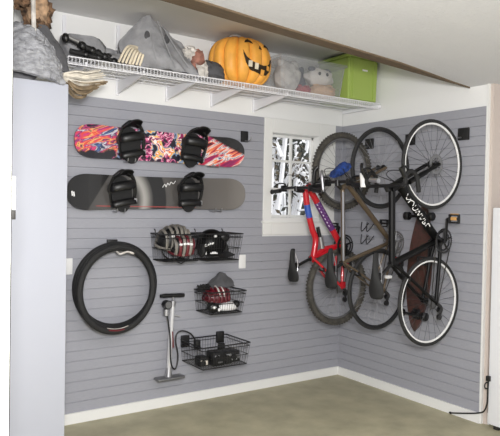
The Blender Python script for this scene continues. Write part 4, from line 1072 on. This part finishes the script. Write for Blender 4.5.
def drop_bar(half, zc, xc):
    def go(t, yc, ht):
        bm = bmn(); tube(bm, [ht, Vector((xc+.02, yc, zc-.03)), Vector((xc, yc, zc))], .018, 12)
        tube(bm, [(xc, yc-half, zc), (xc, yc+half, zc)], .013, 10); hb_ = obj('handlebar', bm, 'black', t)
        for s in (-1, 1):
            y = yc+s*half
            bm = bmn(); tube(bm, smooth_path([(xc, y-s*.03, zc), (xc, y, zc+.02), (xc+.005, y, zc+.07), (xc+.05, y+s*.005, zc+.10), (xc+.10, y+s*.01, zc+.07), (xc+.115, y+s*.015, zc), (xc+.115, y+s*.02, zc-.045)], 5), .016, 10); obj('drop_grip', bm, 'blackmat', hb_)
            bm = bmn(); tube(bm, smooth_path([(xc-.005, y, zc+.06), (xc-.03, y, zc+.095), (xc-.045, y, zc+.12)], 5), [.017]*5+[.019]*6, 10); tube(bm, smooth_path([(xc-.04, y, zc+.12), (xc+.0, y-s*.01, zc+.135), (xc+.06, y-s*.015, zc+.10)], 5), .007, 8); obj('brake_lever', bm, 'black', hb_)
            bm = bmn(); tube(bm, smooth_path([(xc-.03, y, zc+.10), (xc-.07, y-s*.08, zc+.10), (xc-.03, yc+s*.04, zc+.07), (xc+.1, yc, zc+.03)], 6), .003, 5); obj('cable', bm, 'black', hb_)
        bm = bmn(); tube(bm, [(xc-.03, yc+.04, zc+.035), (xc-.03, yc+.12, zc+.045)], .018, 12); obj('bar_light', bm, 'silver', hb_)
    return go

# red mountain bike
tA, frA, kA = build_bike('mountain_bike', 'red mountain bike with knobby dusty tires hung by the window corner', -.40, (-.358, 1.972), (-.40, .94), (-.365, 1.31), (-.70, 1.205), (-.805, 1.782), (-.735, 1.825),
    'red', 'mudrubber', .027, .345, 'rimgrey', .018, 'spokelight', None, (-.915, 1.15), .285, R(250),
    flat_bar(.345, 1.805, -.884, ends={1: None, -1: 'silver'}), None, 'silver', 1.25, pedal_m='redlens', tmid=[(-.755, 1.62), (-.70, 1.45), (-.66, 1.36)], fork_r=.021)
bm = bmn(); p, q = kA['hb'].lerp(kA['ht'], .22), kA['bb']
tube(bm, [p.lerp(q, .25), p.lerp(q, .72)], .0300, 14); obj('down_tube_decal', bm, 'purple', frA)
bm = bmn()
for k in range(7):
    a = p.lerp(q, .29+.06*k); tube(bm, smooth_path([a+Vector((-.022, -.022, -.012)), a+Vector((-.03, -.012, .012)), a+Vector((-.012, -.029, .016))], 4), .004, 5)
obj('lettering', bm, 'decal', frA)
bm = bmn(); tube(bm, smooth_path([(-.765, -.4, 1.665), (-.755, -.4, 1.62), (-.735, -.4, 1.555)], 5), .0285, 14); obj('top_tube_decal', bm, 'bluedecal', frA)
bm = bmn(); tube(bm, [(-.64, -.40, 1.47), (-.61, -.40, 1.38)], .017, 12); sh = obj('rear_shock', bm, 'black', tA)
bm = bmn(); tube(bm, [(-.61, -.40, 1.385), (-.585, -.40, 1.285)], .024, 14); obj('shock_body', bm, 'silver', sh)
bm = bmn(); tube(bm, [(-.70, -.4, 1.21), (-.55, -.4, 1.28), (-.40, -.4, 1.30)], .024, 12); obj('swing_arm', bm, 'red', tA)
bm = bmn(); box(bm, -.42, -.37, -.485, -.455, .93, .99, .008); obj('tail_reflector', bm, 'redlens', tA)

# bronze bike
tB, frB, kB = build_bike('hybrid_bike', 'bronze bicycle with bar ends hung between the red and black bicycles', -.86, (-.357, 1.981), (-.362, .968), (-.215, 1.36), (-.76, 1.205), (-.80, 1.80), (-.70, 1.832),
    'bronze', 'rubber', .0145, .341, 'rimblack', .014, 'spokelight', None, (-.90, 1.165), .32, R(245),
    flat_bar(.285, 1.845, -.835, ends={1: 'black', -1: 'decal'}), None, 'bronze', .95, pedal_m='redlens', crank_m='rimgrey')
bm = bmn()
vs = lump(bm, (-.845, -.90, 1.925), (.035, .11, .042), .3, 2, 3)
for v in vs: v.co.z += (-.86-v.co.y)*.35
obj('handlebar_bag', bm, 'blue', tB)
bm = bmn(); a, b = kB['hb'].lerp(kB['ht'], .8), kB['sc']; tube(bm, [a.lerp(b, .06)+Vector((-.008, -.013, 0)), a.lerp(b, .97)+Vector((-.008, -.013, 0))], .0095, 8); obj('painted_tube_highlight', bm, 'silver', frB)  # specular highlight along the top tube, painted as a silver stripe
bm = bmn(); box(bm, -.42, -.36, -1.015, -.985, 1.075, 1.10, .004); obj('reflector_patch', bm, 'decal', tB)

# black bike
tC, frC, kC = build_bike('road_bike', 'black bicycle with pale rims and white lettering, hung furthest right', -1.40, (-.362, 1.985), (-.368, .94), (-.285, 1.405), (-.785, 1.245), (-.825, 1.785), (-.705, 1.83),
    'blackpaint', 'rubber', .0145, .342, 'rimwhite', .0145, 'spoke', None, (-.955, 1.165), .335, R(92),
    drop_bar(.183, 1.805, -.868), 'disc', 'blackpaint', 1.4, pedal_m='amber', fork_r=.02)
bm = bmn(); p, q = kC['hb'].lerp(kC['ht'], .22), kC['bb']
ax_ = (q-p).normalized(); nn = Vector((-.75, -.66, 0)); nn = (nn-ax_*nn.dot(ax_)).normalized(); bb_ = ax_.cross(nn)
LT = [[(.15, -.6), (.2, .5), (.24, -.4)], [(.26, .7), (.25, -.2), (.3, -.6), (.33, .2)], [(.35, -.6), (.36, .6), (.4, .5), (.41, -.5)], [(.43, .6), (.45, -.5), (.48, .5), (.5, -.6)], [(.52, -.6), (.55, .6), (.58, -.5)], [(.60, -.5), (.61, .6), (.65, .4), (.62, 0)], [(.68, .5), (.67, -.5), (.72, -.4)]]
L_ = (q-p).length
for s in LT:
    tube(bm, smooth_path([p+ax_*L_*(u) + (nn*math.cos(v*.9)+bb_*math.sin(v*.9))*.0325 for u, v in s], 5), .0036, 5)
obj('lettering', bm, 'decal', frC)

# ------------------------------------------------------------------ longboard hung upright behind the black bike
t = thing('longboard', 'worn dark red longboard skateboard hung upright behind the black bicycle', 'skateboard', (-.03, -1.02, .6))
bm = bmn(); out = []
for k in range(25):
    f = k/24; z = .60+1.10*f
    w = .128*(math.sin(PI*min(1, max(0, f))**.92)**.62 if 0 < f < 1 else 0)
    yc_ = -.975-.075*f
    out.append((z, w, yc_))
F = []; B = []
for z, w, y in out:
    F.append([bm.verts.new((-.034-.004*(1-abs(q)), y+w*q, z)) for q in (-1, -.5, 0, .5, 1)]); B.append([bm.verts.new((-.022, y+w*q, z)) for q in (-1, -.5, 0, .5, 1)])
for i in range(24):
    for j in range(4):
        bm.faces.new((F[i][j], F[i+1][j], F[i+1][j+1], F[i][j+1])); bm.faces.new((B[i][j], B[i][j+1], B[i+1][j+1], B[i+1][j]))
    for j in (0, 4): bm.faces.new((F[i][j], F[i+1][j], B[i+1][j], B[i][j]))
bmesh.ops.remove_doubles(bm, verts=bm.verts, dist=1e-5)
obj('deck', bm, 'boardred', t)
for z, y in ((1.585, -1.045), (.755, -1.0)):
    bm = bmn(); box(bm, -.05, -.036, y-.035, y+.035, z-.045, z+.045, .003); tube(bm, [(-.045, y, z), (-.085, y, z+.01)], .022, 10); tube(bm, [(-.088, y-.115, z), (-.088, y+.115, z)], .012, 10); tk = obj('truck', bm, 'black', t)
    for s in (-1, 1):
        bm = bmn(); tube(bm, [(-.088, y+s*.10, z), (-.088, y+s*.105, z), (-.088, y+s*.145, z), (-.088, y+s*.15, z)], [.028, .034, .034, .028], 20); obj('wheel', bm, 'black', tk)
for z in (1.40, 1.02):
    t2_ = thing('board_peg', ('upper' if z > 1.2 else 'lower')+' black peg bracket behind the dark red longboard', 'hook', (0, -1.0, z))
    bm = bmn(); box(bm, -.021, 0, -1.05, -.99, z-.02, z+.02, .003); obj('bracket', bm, 'blackmat', t2_)

# ------------------------------------------------------------------ lamps, daylight, camera
def area(name, loc, target, sx, sy, power, color=(1, 1, 1)):
    l = bpy.data.lights.new(name, 'AREA'); l.shape = 'RECTANGLE'; l.size = sx; l.size_y = sy; l.energy = power; l.color = color
    o = bpy.data.objects.new(name, l); COL.objects.link(o); o.location = loc
    o.rotation_euler = (Vector(target)-Vector(loc)).to_track_quat('-Z', 'Y').to_euler(); return o
area('camera_flash', (-4.0, -4.5, 1.95), (-1.4, -.6, 1.45), .5, .35, 165, (1, .985, .97))
area('garage_lamp', (-3.2, -3.4, 2.72), (-2.9, -2.4, 0), 1.2, .3, 22, (1, .96, .9))
sun = bpy.data.lights.new('sun', 'SUN'); sun.energy = 3.0; sun.angle = R(3); so = bpy.data.objects.new('sun', sun); COL.objects.link(so)
so.rotation_euler = (Vector((-.35, .65, -.75))).to_track_quat('-Z', 'Y').to_euler()
w = bpy.data.worlds.new('overcast_sky'); scene.world = w; w.use_nodes = True
bg = w.node_tree.nodes['Background']; bg.inputs[0].default_value = (.98, .985, 1, 1); bg.inputs[1].default_value = .9

cd = bpy.data.cameras.new('camera'); cam = bpy.data.objects.new('camera', cd); COL.objects.link(cam)
cam.location = (-4.10848, -4.46584, 1.63975); cam.rotation_euler = (R(88.92814), R(-.99802), R(-34.1001))
cd.sensor_width = 36; cd.lens = 609.458/500*36; cd.clip_start = .05
scene.camera = cam
scene.view_settings.view_transform = 'Standard'
try: scene.view_settings.look = 'None'
except Exception: pass
scene.view_settings.exposure = 0; scene.view_settings.gamma = 1
